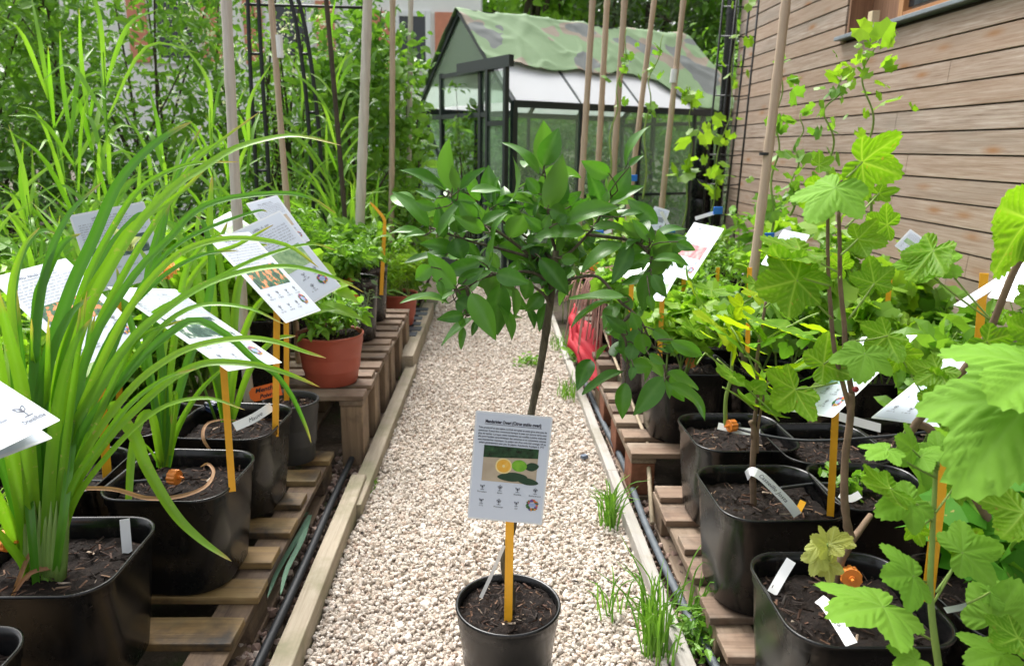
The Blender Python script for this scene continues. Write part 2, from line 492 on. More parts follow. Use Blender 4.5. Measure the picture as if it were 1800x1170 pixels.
obj("cladding", mb, M_clad, house, bevel=.0025)
mb = MB(); mb.box((XW + .13, (Y0 + WY0) / 2 - .02, 2.2), (.2, WY0 - Y0 - .05, 4.4))
mb.box((XW + .13, (WY1 + Y1) / 2 + .01, 2.2), (.2, Y1 - WY1 - .04, 4.4))
mb.box((XW + .13, (WY0 + WY1) / 2, (WZ0 - .03) / 2), (.2, WY1 - WY0 + .06, WZ0 - .035)); mb.box((XW + .13, (WY0 + WY1) / 2, (WZ1 + .03 + 4.4) / 2), (.2, WY1 - WY0 + .06, 4.4 - WZ1 - .03))
obj("wall", mb, M_gap, house)
mb = MB(); mb.box((XW + 2.3, Y1 - .1, 2.2), (4.1, .2, 4.4)); obj("end_wall", mb, M_clad, house)
mb = MB()
for k in range(2): mb.add([[XW - .5, Y0 - .5, 4.42], [XW + 2.5, Y0 - .5, 5.6], [XW + 2.5, Y1 + .4, 5.6], [XW - .5, Y1 + .4, 4.42]], [[0, 1, 2, 3]]) if k == 0 else None
ro = obj("roof", mb, M_grey, house); ro.modifiers.new("s", 'SOLIDIFY').thickness = .08
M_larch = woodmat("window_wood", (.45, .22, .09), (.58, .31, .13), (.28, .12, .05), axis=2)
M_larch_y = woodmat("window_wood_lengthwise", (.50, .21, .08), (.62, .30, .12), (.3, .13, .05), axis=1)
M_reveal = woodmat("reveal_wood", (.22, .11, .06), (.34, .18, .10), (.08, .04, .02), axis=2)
win = MB(); win.box((XW + .14, WY1 - .45 - .028, (WZ0 + WZ1) / 2 + .03), (.06, .055, WZ1 - WZ0))
wf = obj("window", win, M_larch, house, bevel=.003)
win = MB(); win.box((XW + .14, WY0 + .03, (WZ0 + WZ1) / 2 + .03), (.06, .055, WZ1 - WZ0)); obj("frame_stile", win, M_larch, wf, bevel=.003)
mb = MB(); mb.box((XW + .14, (WY0 + WY1 - .45) / 2, WZ0 + .035), (.058, WY1 - WY0 - .45 - .12, .055)); obj("frame_rail", mb, M_larch_y, wf, bevel=.003)
mb = MB(); mb.box((XW + .15, (WY0 + WY1 - .45) / 2, (WZ0 + WZ1) / 2 + .06), (.012, WY1 - WY0 - .55, WZ1 - WZ0 - .06))
sg = N("dark_window_glass"); sg.color((.03, .035, .04)); sg.inp(sg.b, Roughness=.06); obj("pane", mb, sg.m, wf)
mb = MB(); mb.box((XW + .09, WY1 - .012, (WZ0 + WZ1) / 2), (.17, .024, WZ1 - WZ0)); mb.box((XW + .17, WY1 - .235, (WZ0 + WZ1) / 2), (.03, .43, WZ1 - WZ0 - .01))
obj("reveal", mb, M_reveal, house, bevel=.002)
mb = MB(); mb.box((XW + .05, (WY0 + WY1) / 2, WZ0 - .022), (.20, WY1 - WY0 + .14, .026)); obj("sill", mb, M_grey, house, bevel=.004)
mb = MB(); mb.box((XW + .02, 5.02, WZ0 + .045), (.05, .06, .10)); tag(obj("wood_offcut", mb, plain("pale_wood", (.62, .5, .32), .7, var=.1), base=(XW + .02, 5.02, WZ0 - .008), bevel=.004), "small pale wood block standing on the grey window sill", "wood block")
# downpipe with its stacked gully pieces
mb = MB(); yy = np.linspace(0, 4.4, 12); mb.tube(np.stack([np.full(12, XW - .07), np.full(12, 7.76), yy], 1), .055, 16)
dp = obj("downpipe", mb, M_pot, house, smooth=True)
for zz in (1.2, 2.6, 3.9): mb = MB(); mb.tube([[XW - .07, 7.76, zz], [XW - .07, 7.76, zz + .035]], .061, 16); obj("pipe_clip", mb, M_black, dp)
mb = MB()
for k in range(7):
    z0 = .02 + k * .2; r = .105 if k < 6 else .09
    mb.tube([[XW - .23, 7.80, z0], [XW - .23, 7.80, z0 + .012], [XW - .23, 7.80, z0 + .175], [XW - .23, 7.80, z0 + .195]], [r * .93, r, r, r * .93], 20)
tag(obj("ribbed_drain_pipe", mb, M_pot, base=(XW - .23, 7.80, 0), smooth=True), "fat black segmented drain pipe beside the house corner downpipe", "drain pipe")

# ============================================================ greenhouse
TH = R_(30); GA = V(math.cos(TH), math.sin(TH), 0); GG = V(-math.sin(TH), math.cos(TH), 0)
G0 = V(.18, 7.0, 0); GW, GL, GE, GR = 2.1, 3.0, 1.69, 2.60
def G(a, g, z): return G0 + GA * a + GG * g + V(0, 0, z)
gh = thing("greenhouse", G(1.5, 1.05, 0), "small glass greenhouse with dark green metal frame behind the tree, under a camouflage sheet", "greenhouse")
fr = MB(); up = (0, 0, 1); t = .045
def gbar(a, b, w=.045, d=.045): fr.bar(a, b, w, d, up=(0, 0, 1) if abs(nrm(b - a)[2]) < .95 else tuple(GA))
NS = 5
for a in np.linspace(0, GL, NS):
    for g in (0, GW): gbar(G(a, g, 0), G(a, g, GE), .05 if a in (0, GL) else .032, .05 if a in (0, GL) else .032)
for a in np.linspace(0, GL, NS):
    for g in (0, GW): gbar(G(a, g, GE), G(a, GW / 2, GR), .05 if a in (0, GL) else .03, .04)
for g in (0, GW):
    gbar(G(-.02, g, GE), G(GL + .02, g, GE), .06, .06); gbar(G(0, g, .06), G(GL, g, .06), .05, .1); gbar(G(0, g, .85), G(GL, g, .85), .025, .025)
gbar(G(-.03, GW / 2, GR), G(GL + .03, GW / 2, GR), .06, .05)
for a in (0, GL):
    for g in (.62, 1.48): gbar(G(a, g, 0), G(a, g, GE + .36), .045, .045)
    gbar(G(a, 0, GE - .08), G(a, GW, GE - .08), .04, .045); gbar(G(a, 0, .06), G(a, GW, .06), .05, .1)
    gbar(G(a, .62, 2.02), G(a, 1.48, 2.02), .035, .04); gbar(G(a, 1.48, 1.1), G(a, 1.9, 1.6), .03, .03)
obj("frame", fr, M_dkgreen, gh)
def glassmat(name, tint, dif, alpha, rough=.08):
    s = N(name)
    tr = s.n("ShaderNodeBsdfTransparent"); tr.inputs[0].default_value = (*tint, 1)
    s.color(dif); s.inp(s.b, Roughness=rough)
    mx = s.n("ShaderNodeMixShader"); mx.inputs[0].default_value = alpha
    s.l(tr.outputs[0], mx.inputs[1]); s.l(s.b.outputs[0], mx.inputs[2]); s.l(mx.outputs[0], s.out.inputs[0]); return s.m
M_glass = glassmat("greenhouse_glass", (.92, .98, .93), (.55, .70, .55), .17)
def polymat():
    s = N("white_polycarbonate"); s.color((.85, .87, .90)); s.inp(s.b, Roughness=.2)
    tr = s.n("ShaderNodeBsdfTranslucent"); tr.inputs[0].default_value = (.9, .92, .92, 1)
    mx = s.n("ShaderNodeMixShader"); mx.inputs[0].default_value = .5
    s.l(s.b.outputs[0], mx.inputs[1]); s.l(tr.outputs[0], mx.inputs[2]); s.l(mx.outputs[0], s.out.inputs[0]); return s.m
M_poly = polymat()
for i in range(NS - 1):
    a0, a1 = GL * i / (NS - 1) + .02, GL * (i + 1) / (NS - 1) - .02
    for g in (0, GW):
        mb = MB(); mb.box(G((a0 + a1) / 2, g, GE / 2 + .04), (a1 - a0, .006, GE - .12), rz=TH); obj("side_pane", mb, M_glass, gh)
        mb = MB(); A, B = G(a0, g, GE + .03), G(a0, GW / 2, GR - .01); C_, D = G(a1, GW / 2, GR - .01), G(a1, g, GE + .03)
        mb.add([A, B, C_, D], [[0, 1, 2, 3]]); o = obj("roof_pane", mb, M_poly, gh); o.modifiers.new("s", 'SOLIDIFY').thickness = .006
for a in (0.004, GL):
    for g0, g1 in ((.03, .60), (1.50, GW - .03)) + (((.64, 1.46),) if a > 1 else ()):
        mb = MB(); mb.box(G(a, (g0 + g1) / 2, .87), (.006, g1 - g0, 1.5), rz=TH); obj("gable_pane", mb, M_glass, gh)
    mb = MB(); mb.add([G(a, .04, GE + .02), G(a, GW - .04, GE + .02), G(a, GW / 2, GR - .05)], tris=[[0, 1, 2]]); o = obj("gable_pane", mb, M_glass, gh); o.modifiers.new("s", 'SOLIDIFY').thickness = .006
# sliding door standing open, proud of the gable
dr = MB(); fr = dr; da = -.07
for g in (.03, .36): gbar(G(da, g, .08), G(da, g, 2.03), .042, .042)
for z in (.1, .75, 1.52): gbar(G(da, .05, z), G(da, .34, z), .035, .045)
gbar(G(da, -.06, 2.05), G(da, .95, 2.05), .05, .10)
d_o = obj("door", dr, M_dkgreen, gh)
for z0, z1 in ((.13, .72), (.78, 1.49), (1.55, 1.98)):
    mb = MB(); mb.box(G(da, .195, (z0 + z1) / 2), (.006, .28, z1 - z0), rz=TH); obj("door_pane", mb, M_glass, d_o)
# camouflage sheet over the roof
def camomat():
    s = N("camouflage_sheet")
    v = s.coord((1, 1, 1))
    f = s.noise(v, 1.9, 2, .45); g = s.noise(s.coord((1.1, .9, 1.3)), 2.3, 2, .4)
    r1 = s.n("ShaderNodeValToRGB"); r1.color_ramp.interpolation = 'CONSTANT'
    e = r1.color_ramp.elements; e[0].color = (.13, .22, .095, 1); e[1].position = .55; e[1].color = (.19, .155, .11, 1)
    s.l(f, r1.inputs[0])
    r2 = s.n("ShaderNodeValToRGB"); r2.color_ramp.interpolation = 'CONSTANT'
    e = r2.color_ramp.elements; e[0].color = (0, 0, 0, 1); e[1].position = .56; e[1].color = (1, 1, 1, 1); s.l(g, r2.inputs[0])
    s.color(s.mix(r2.outputs[0], r1.outputs[0], (.085, .10, .095)))
    s.inp(s.b, Roughness=.7); s.bump(s.noise(s.coord((1, 1, 1)), 14, 5, .7), .2, .02); return s.m
nu, nv = 130, 90; vs = []
for j in range(nv + 1):
    for i in range(nu + 1):
        a = -.06 + (GL + .14) * i / nu
        lowf = .34 + .012 * math.sin(a * 9) + .03 * mnoise.noise(Vector((a * 2.2, 3, 0))) - (.34 * min(1, max(0, (a - 1.9) / .35)))
        if a < .35: lowf += .10 * (.35 - a)
        lowb = .25
        tt = j / nv
        if tt < .5: k = lowf + (1 - lowf) * tt * 2; g = GW / 2 * k; z = GE + (GR - GE) * k
        else: k = 1 - (1 - lowb) * (tt - .5) * 2; g = GW - GW / 2 * k; z = GE + (GR - GE) * k
        nz = mnoise.noise(Vector((a * 1.6, g * 2.0, .3)))
        fold = abs(mnoise.noise(Vector((a * 1.3 + g * 1.2, g * 1.0 - a * .7, 5)))) 
        fold2 = abs(mnoise.noise(Vector((a * 3.1 - g * 2.2, g * 2.4 + a * 1.5, 8))))
        z += .045 + .02 * nz + .016 * (1 - min(1, fold * 7)) + .010 * (1 - min(1, fold2 * 6)) - .022 * math.sin(math.pi * ((a / GL * 4) % 1)) * (1 - abs(2 * tt - 1))
        vs.append(G(a, g - .02 * (tt < .5), z))
q = [[j * (nu + 1) + i, j * (nu + 1) + i + 1, (j + 1) * (nu + 1) + i + 1, (j + 1) * (nu + 1) + i] for j in range(nv) for i in range(nu)]
mb = MB(); mb.add(vs, q); cs = obj("camouflage_sheet", mb, camomat(), base=G(1.5, 1.05, GR), smooth=True)
cs.modifiers.new("s", 'SOLIDIFY').thickness = .004
tag(cs, "wrinkled green and brown camouflage sheet draped over the greenhouse roof", "tarpaulin")

# ============================================================ neighbour's white house
nh = thing("white_house", (-3.6, 14, 0), "white rendered house with salmon shutters seen behind the shrubs", "house")
M_render = plain("white_render", (.82, .82, .80), .8, .2, .05, scale=2)
mb = MB(); mb.box((-3.9, 15, 3.4), (7.3, 2, 6.8)); obj("wall", mb, M_render, nh)
mb = MB(); mb.add([[-8, 13.6, 6.8], [.2, 13.6, 6.8], [.2, 16.4, 8.3], [-8, 16.4, 8.3]], [[0, 1, 2, 3]]); o = obj("roof", mb, plain("roof_tile", (.35, .14, .08), .8, var=.2), nh); o.modifiers.new("s", 'SOLIDIFY').thickness = .12
M_shut = plain("salmon_shutter", (.62, .25, .16), .7, .3, .1)
for (wx, wz, ww, hh) in ((-1.45, 3.1, .55, .9), (-3.6, 3.2, .7, 1.0), (-5.6, 3.2, .7, 1.0)):
    mb = MB()
    for dx in (-ww / 2, ww / 2): mb.box((wx + dx, 13.975, wz), (.09, .05, hh + .1))
    for dz in (-hh / 2, hh / 2): mb.box((wx, 13.975, wz + dz), (ww - .1, .05, .09))
    w_ = obj("window", mb, M_white, nh)
    mb = MB(); mb.box((wx, 13.985, wz), (ww - .08, .02, hh - .08)); obj("pane", mb, sg.m, w_)
    for sx in (-1, 1):
        mb = MB(); mb.box((wx + sx * (ww / 2 + .28), 13.97, wz), (.32, .04, hh + .06)); obj("shutter", mb, M_shut, nh)
# ============================================================ pallets
M_deckY = woodmat("wet_pallet_wood", (.17, .10, .038), (.29, .18, .062), (.045, .026, .014), axis=0, stain=(.035, .027, .02), worn=(.36, .26, .12), rough=.55)
M_deckB = woodmat("brown_pallet_wood", (.16, .10, .065), (.27, .185, .125), (.06, .035, .02), axis=0, stain=(.06, .04, .028), worn=(.36, .295, .225))
M_deckBl = woodmat("dark_painted_wood", (.05, .06, .075), (.085, .095, .11), (.02, .022, .03), axis=0)
M_strY = woodmat("pallet_stringer_wood", (.14, .09, .055), (.25, .17, .10), (.05, .03, .02), axis=1, stain=(.06, .04, .03))
M_strB = woodmat("dry_stringer_wood", (.18, .125, .08), (.27, .20, .14), (.08, .05, .03), axis=1, stain=(.10, .07, .05))
M_blockW = woodmat("pallet_block_wood", (.20, .13, .08), (.31, .22, .14), (.08, .05, .03), axis=2, stain=(.09, .06, .04))
M_chipb = plain("pressed_chip_block", (.20, .085, .05), .9, .2, .3, scale=40)
def pallet(label, x0, x1, y0, y1, ztop, md, ms, mbk, nb=7, bw=.10, levels=1, side=-1, group="pallets carrying the pots"):
    """deck boards lie across (X); blocks and stringers run along Y; levels = stacked height in one frame"""
    t = thing("wooden_pallet", ((x0 + x1) / 2, (y0 + y1) / 2, 0), label, "pallet", group)
    gap = (y1 - y0 - nb * bw) / (nb - 1)
    for i in range(nb):
        yc = y0 + bw / 2 + i * (bw + gap) + random.uniform(-.008, .008)
        mb = MB(); n = 10; rings = []
        w = bw * random.uniform(.9, 1.06); ex = random.uniform(-.012, .012); tl = random.uniform(-.012, .012)
        for k in range(n + 1):
            x = x0 + ex + (x1 - x0) * k / n; q = .0015 * mnoise.noise(Vector((x * 6, yc * 5, 0))); d = tl * (k / n - .5)
            rings.append([[x, yc - w / 2 + d, ztop - .022], [x, yc + w / 2 + d, ztop - .022], [x, yc + w / 2 + d + q, ztop + q], [x, yc - w / 2 + d + q, ztop - q]])
        mb.loft(rings); k = len(rings) * 4; mb.q.append(np.array([[3, 2, 1, 0], [k - 4, k - 3, k - 2, k - 1]]))
        obj("deck_board", mb, md, t, bevel=.003)
    for x in (x0 + .05, (x0 + x1) / 2, x1 - .05):
        mb = MB(); mb.box((x, (y0 + y1) / 2, ztop - .022 - .0115), (.095, y1 - y0 - .004, .022)); obj("stringer", mb, ms, t, bevel=.003)
        mb = MB(); mb.box((x, (y0 + y1) / 2, .012), (.098, y1 - y0 - .002, .022)); obj("stringer", mb, ms, t, bevel=.003)
        for y in (y0 + .075, (y0 + y1) / 2, y1 - .075):
            h = ztop - .046 - .024
            mb = MB(); mb.box((x, y, .024 + h / 2), (.09, .14, h - .001)); obj("block", mb, mbk, t, bevel=.004)
    return t
pallet("wet yellow-brown pallet under the nearest black pots on the left", -1.63, -.625, .85, 2.72, .145, M_deckY, M_strY, M_strY, nb=11)
pallet("tall brown pallet under the big terracotta pot on the left", -1.22, -.520, 2.84, 3.62, .33, M_deckB, M_strB, M_blockW, nb=6, bw=.095)
pallet("tall brown pallet under the black pot, behind the big terracotta pot's pallet", -1.22, -.515, 3.66, 4.50, .33, M_deckB, M_strB, M_blockW, nb=6, bw=.095)
pallet("low dark blue painted pallet at the far left, under the small terracotta pot", -1.0, -.48, 4.55, 5.4, .145, M_deckBl, M_deckBl, M_deckBl, nb=6)
pallet("weathered pallet under the nearest black pots on the right", .575, 1.62, 1.0, 2.42, .145, M_deckB, M_strB, M_blockW, nb=9)
pallet("reddish brown pallet on the right, with a pressed chip block at its corner", .525, 1.62, 2.58, 3.45, .20, M_deckB, M_strB, M_chipb, nb=6)
pallet("far brown pallet on the right with the red bag draped over it", .53, 1.66, 3.5, 4.75, .27, M_deckB, M_strB, M_blockW, nb=8)
mb = MB(); mb.tube([(.555, 2.30, .06), (.62, 2.75, .18), (.60, 3.4, .30), (.585, 3.9, .40)], [.009, .008, .007, .006], 7)
tag(obj("dry_stick", mb, woodmat("stick_bark", (.42, .33, .22), (.52, .43, .3), (.2, .14, .09), axis=1), base=(.555, 2.3, .06), smooth=True), "long pale stick leaning along the edge of the right pallets", "stick")

# ============================================================ pots
def rrect(w, r, n=8):
    pts = []
    for k, (sx, sy) in enumerate(((1, 1), (-1, 1), (-1, -1), (1, -1))):
        for i in range(n + 1):
            a = math.pi / 2 * (k + i / n)
            pts.append((sx * (w / 2 - r) + r * math.cos(a), sy * (w / 2 - r) + r * math.sin(a)))
    return np.array(pts)
def ring(w, r, z): p = rrect(w, r); return np.c_[p, np.full(len(p), z)]
def soil_into(mb_s, mb_c, w, z, round_, r, depth=.02, chips=260):
    n = 30; vs = []
    for j in range(n + 1):
        for i in range(n + 1):
            u, v = (i / n * 2 - 1), (j / n * 2 - 1)
            if round_: # square -> disc
                x, y = u * math.sqrt(max(0, 1 - v * v / 2)), v * math.sqrt(max(0, 1 - u * u / 2))
            else:
                e = 1 - .12 * (abs(u) * abs(v)) ** 3; x, y = u * e, v * e
            zz = z + depth * .8 * mnoise.noise(Vector((x * 2.2 + r.uniform(0, .01), y * 2.2, w * 50))) + depth * .35 * mnoise.noise(Vector((x * 8, y * 8, w * 30))) + depth * .5 * r.uniform(-.3, .3)
            vs.append((x * w / 2, y * w / 2, zz))
    mb_s.add(vs, [[j * (n + 1) + i, j * (n + 1) + i + 1, (j + 1) * (n + 1) + i + 1, (j + 1) * (n + 1) + i] for j in range(n) for i in range(n)])
    T = ([(-1, -.22, 0), (1, -.3, 0), (1, .25, .1), (-1, .3, 0), (0, 0, .25)], [], [[0, 1, 4], [1, 2, 4], [2, 3, 4], [3, 0, 4]])
    T = (np.array(T[0], float), [], T[2])
    p = r.uniform(-1, 1, (chips, 3)) * w / 2 * .9
    if round_: p = p[np.hypot(p[:, 0], p[:, 1]) < w / 2 * .93]
    p[:, 2] = z + .004 + depth * .3 * r.uniform(-.3, 1, len(p))
    X, Y, Z = rand_frames(len(p), r); X[:, 2] *= .3; X /= np.linalg.norm(X, axis=1)[:, None]
    s = (.004 + .012 * r.random(len(p)) ** 2.5)[:, None]
    mb_c.inst(T, p, X * s, Y * s * .7, Z * s * .7)
POTS = {}
def pot_square(name, w, h, mat, seed, label, cat="plant pot"):
    r = np.random.default_rng(seed)
    t = thing(name, (0, 0, 0), label, cat)
    wb = w * .86; rr = .24 * w
    R = [ring(wb * .97, .30 * w, .002), ring(wb, .30 * w, .012), ring(wb + (w - wb) * .5, .27 * w, h * .5), ring(w * .965, rr, h - .034), ring(w * .985, rr, h - .030), ring(w * .99, rr, h - .010),
         ring(w * 1.012, rr, h - .007), ring(w * 1.012, rr, h - .001), ring(w * .995, rr, h), ring(w * .965, rr, h - .004), ring(w * .955, rr, h - .03), ring(w * .90, rr, h * .5), ring(w * .86, rr, h * .3)]
    mb = MB(); mb.loft(R); b = ring(wb * .97, .30 * w, .002); mb.add(np.r_[b, [[0, 0, .002]]], tris=[[i, (i + 1) % len(b), len(b)] for i in range(len(b))])
    obj("shell", mb, mat, t, smooth=True)
    ms, mc = MB(), MB(); soil_into(ms, mc, w * .93, h - .052, False, r); so = obj("soil", ms, M_soil, t, smooth=True)
    obj("bark_chips", mc, M_chip, so)
    return t
def pot_round(name, d, h, mat, seed, label, cat="plant pot", taper=.78, lip=.006, fill=.03):
    r = np.random.default_rng(seed); t = thing(name, (0, 0, 0), label, cat)
    prof = [(.5 * taper * d * .97, .002), (.5 * taper * d, .01), (.5 * d * (taper + (1 - taper) * .86), h - .045), (.5 * d * .965 + lip * .4, h - .040), (.5 * d * .97 + lip * .5, h - .012),
            (.5 * d + lip * .5, h - .009), (.5 * d + lip * .5, h - .002), (.5 * d, h), (.5 * d - .006, h - .003), (.5 * d * .955, h - .03), (.5 * d * .87, h * .3)]
    n = 48; a = np.linspace(0, 2 * math.pi, n, endpoint=False)
    mb = MB(); mb.loft([np.stack([q * np.cos(a), q * np.sin(a), np.full(n, z)], 1) for q, z in prof])
    mb.add(np.r_[np.stack([prof[0][0] * np.cos(a), prof[0][0] * np.sin(a), np.full(n, .002)], 1), [[0, 0, .002]]], tris=[[i, (i + 1) % n, n] for i in range(n)])
    obj("shell", mb, mat, t, smooth=True)
    ms, mc = MB(), MB(); soil_into(ms, mc, d * .94, h - fill, True, r, chips=340); so = obj("soil", ms, M_soil, t, smooth=True)
    obj("bark_chips", mc, M_chip, so)
    return t
PROT = []
def place(proto, x, y, z, rz, label, group=None):
    """first use moves the prototype itself, later uses copy it with its parts"""
    if proto.get("_used"):
        o = copy_tree(proto, (x, y, z), rz=rz)
    else:
        o = proto; o["_used"] = 1; o.location = (x, y, z); o.rotation_euler = (0, 0, rz)
    o["label"] = label
    if group: o["group"] = group
    ORIG[o.name] = np.array((x, y, z), float)
    return o
PA = pot_square("square_pot", .325, .29, M_pot, 11, "")
PB = pot_square("square_pot", .325, .29, M_pot, 12, "")
PC = pot_square("square_pot", .29, .29, M_pot, 13, "")
PR = pot_round("round_pot", .20, .24, M_pot_old, 14, "")
PT = pot_round("terracotta_pot", .275, .215, M_terra, 15, "", fill=.02)
GB = "black square pots on the pallets"
ZL = .147
# left side
place(PA, -.945, 1.475, ZL, .02, "large black pot at front left holding the biggest daylily clump", GB)
place(PB, -.845, 1.885, ZL, -.05, "black pot with the orange dripper and a brown dry leaf looped over its rim", GB)
place(PA, -.845, 2.29, ZL, 1.5, "black pot on the left with a white name tag lying on its soil", GB)
place(PC, *(PZ(46, 1108, .437)[:2] + V(-.13, -.13)), ZL, 0, "black pot cut off by the bottom left corner of the picture", GB)
place(PB, -1.20, 1.90, ZL, 1.6, "black pot behind the big daylily, with a yellow stake at its edge", GB)
place(PA, -1.19, 2.30, ZL, 3.1, "black pot left of the name tag pot, mostly hidden by daylily leaves", GB)
place(PC, -1.32, 1.5, ZL, 1.6, "black pot hidden behind the white sign at the left picture edge", GB)
place(PB, -1.54, 1.95, ZL, 3.1, "outer black pot at the left edge behind the tilted orange-flower sign", GB)
place(PA, -1.54, 2.36, ZL, .1, "outer black pot below the wide sign at the left", GB)
place(PR, -.752, 2.64, ZL, 0, "scuffed round black pot squeezed behind the pot with the name tag on the left")
place(PT, -.683, 3.03, .332, 0, "big terracotta coloured pot on the tall left pallet")
place(PT, -.64, 4.86, .147, .8, "small far terracotta pot with a feathery herb, on the dark blue pallet")
PTALL = pot_round("round_pot", .255, .32, M_pot, 17, "", taper=.86)
place(PTALL, -.72, 3.76, .332, 0, "tall black round pot behind the big terracotta pot")
place(PTALL, -1.02, 3.72, .332, 0, "black round pot left of the tall black pot, under the orange drippers")
place(PTALL, -.73, 4.2, .332, 0, "black pot with a yellow stake in front of the small red pot")
place(PB, -1.02, 3.05, .332, .1, "black square pot left of the big terracotta pot")
# right side
place(PB, .725, 1.315, ZL, 0.0, "nearest black pot on the right with two white tags and a brown currant stem", GB)
place(PA, .735, 1.785, ZL, .03, "black pot on the right with a long white tag looped around a thin trunk", GB)
place(PB, .785, 2.21, ZL, 1.6, "black pot on the right with an orange dripper lying on a white tag", GB)
place(PA, 1.03, 2.12, ZL, 1.6, "black pot behind the white icon sign on the right, crossed by a thin hose", GB)
place(PB, .99+.02, 1.80-.02, ZL, 3.1, "black pot under the thin hose with the yellow stake of the icon sign", GB) if False else place(PC, 1.03, 1.815, ZL, 3.1, "black pot right of the looped white tag, holding a small pruned seedling", GB)
place(PA, 1.07, 1.315, ZL, 0.05, "black pot at the lower right corner with a broad yellow stake", GB)
place(PB, 1.37, 1.80, ZL, .05, "black pot behind the broad yellow stake at the right", GB)
place(PA, 1.36, 2.17, ZL, 1.62, "black pot under the glossy white sign at the right", GB)
place(PB, .765, 2.80, .202, .02, "black pot on the reddish pallet with one orange dripper beside a bamboo cane", GB)
place(PC, 1.10, 2.75, .202, 0, "black pot holding the thin branching vine stems on the reddish pallet", GB)
place(PC, 1.44, 2.68, .202, 0, "tall black pot behind the white icon sign, in shade", GB)
place(PTALL, .70, 3.2, .202, 0, "black pot with two yellow stakes behind the drooping citrus branch")
GF = "black pots in the back rows on the right"
k = 0
for yy, zz in ((3.16, .202), (3.62, .272), (4.02, .272), (4.42, .272)):
    for xx in (.71, 1.06, 1.41):
        if yy < 3.5 and xx < .9: continue
        if yy > 4.3 and xx < .9: continue
        place((PA, PB, PC)[k % 3], xx + random.uniform(-.02, .02), yy, zz, random.choice((0, 1.57, 3.14)), "black square pot in the packed back rows on the right", GF); k += 1
GW2 = "black pots along the timber wall"
for yy in (2.2, 2.6, 3.0, 3.4, 3.8, 4.3, 4.8):
    for xx in (1.80, 2.12):
        if yy < 2.5 and xx > 2: continue
        place((PA, PB, PC)[k % 3], xx + random.uniform(-.02, .02), yy, .004, random.choice((0, 1.57, 3.14)), "black square pot in the rows on the ground along the timber wall", GW2); k += 1
# the mandarin's pot on the gravel
PM = pot_round("round_pot", .252, .225, M_pot, 21, "round black pot standing on the gravel path, holding the little mandarin tree", taper=.80, fill=.022)
PM["category"] = "plant pot"; PM.location = (.043, 1.595, .006); ORIG[PM.name] = V(.043, 1.595, .006)
for o in list(bpy.data.objects):
    if "_used" in o: del o["_used"]
# ============================================================ leaf, blade and lobed leaf builders
def catmull(p, n):
    p = np.asarray(p, float); m = len(p)
    if m < 3: return np.stack([np.linspace(p[0, k], p[-1, k], n) for k in range(p.shape[1])], 1)
    P = np.vstack([2 * p[0] - p[1], p, 2 * p[-1] - p[-2]])
    t = np.linspace(0, m - 1 - 1e-6, n); i = t.astype(int); f = (t - i)[:, None]
    a, b, c, d = P[i], P[i + 1], P[i + 2], P[i + 3]
    return .5 * ((2 * b) + (c - a) * f + (2 * a - 5 * b + 4 * c - d) * f ** 2 + (3 * b - a - 3 * c + d) * f ** 3)
def leaf(mb, base, tip, width, normal, fold=.22, arch=.10, wave=.03, pw=.80, nu=6, nv=14, seed=0, tw=0.0):
    base, tip = np.asarray(base, float), np.asarray(tip, float)
    y = tip - base; L = np.linalg.norm(y); y /= L
    x = nrm(np.cross(y, normal)); z = np.cross(x, y)
    vv = np.linspace(0, 1, nv); vs, uv, ve = [], [], []
    ph = seed * 1.7
    for v in vv:
        w = width / 2 * (math.sin(math.pi * min(1, v ** pw)) ** .85) * (1 - .25 * v ** 4) + .0006
        for u in np.linspace(-1, 1, nu + 1):
            a = tw * v
            xx, zz = u * w, fold * abs(u) ** 1.3 * w + wave * L * math.sin(v * 9 + ph + u * 1.5) * abs(u) * .5
            xx, zz = xx * math.cos(a) - zz * math.sin(a), xx * math.sin(a) + zz * math.cos(a)
            p = base + y * (L * v) + x * (xx + .03 * L * math.sin(v * 3 + ph)) + z * (zz + arch * L * 4 * v * (1 - v))
            vs.append(p); uv.append((u * .5 + .5, v))
            sv = abs(((v - abs(u) * .16) * 9) % 1 - .5) * 2
            ve.append(max(.5 * math.exp(-(u / .10) ** 2), .22 * max(0, sv - .72) / .28 * (abs(u) < .9)))
    n = nu + 1
    q = [[j * n + i, j * n + i + 1, (j + 1) * n + i + 1, (j + 1) * n + i] for j in range(nv - 1) for i in range(nu)]
    mb.add(vs, q, uv=uv, vein=ve)
def blade(mb, pts, width, normal=None, fold=.35, nv=26, base_w=.75, tipp=.55, tw=0.0, nsec=4):
    p = catmull(pts, nv); tg = np.gradient(p, axis=0); tg /= np.linalg.norm(tg, axis=1)[:, None] + 1e-9
    vs, uv, ve = [], [], []
    for k in range(nv):
        v = k / (nv - 1)
        w = width / 2 * (base_w + (1 - base_w) * min(1, v * 3)) * (max(0, 1 - v ** 2.6)) ** tipp + .0004
        n0 = normal if normal is not None else nrm(CAMP - p[k]) * .7 + V(0, 0, .5)
        x = nrm(np.cross(tg[k], n0)); z = np.cross(x, tg[k])
        a = tw * (v - .3); x, z = x * math.cos(a) + z * math.sin(a), z * math.cos(a) - x * math.sin(a)
        for u in np.linspace(-1, 1, nsec + 1):
            vs.append(p[k] + x * u * w * math.cos(fold * .6) + z * abs(u) * w * fold); uv.append((u * .5 + .5, v)); ve.append(.5 * (abs(u) < .2))
    n = nsec + 1
    mb.add(vs, [[j * n + i, j * n + i + 1, (j + 1) * n + i + 1, (j + 1) * n + i] for j in range(nv - 1) for i in range(nsec)], uv=uv, vein=ve)
_LOB = {}
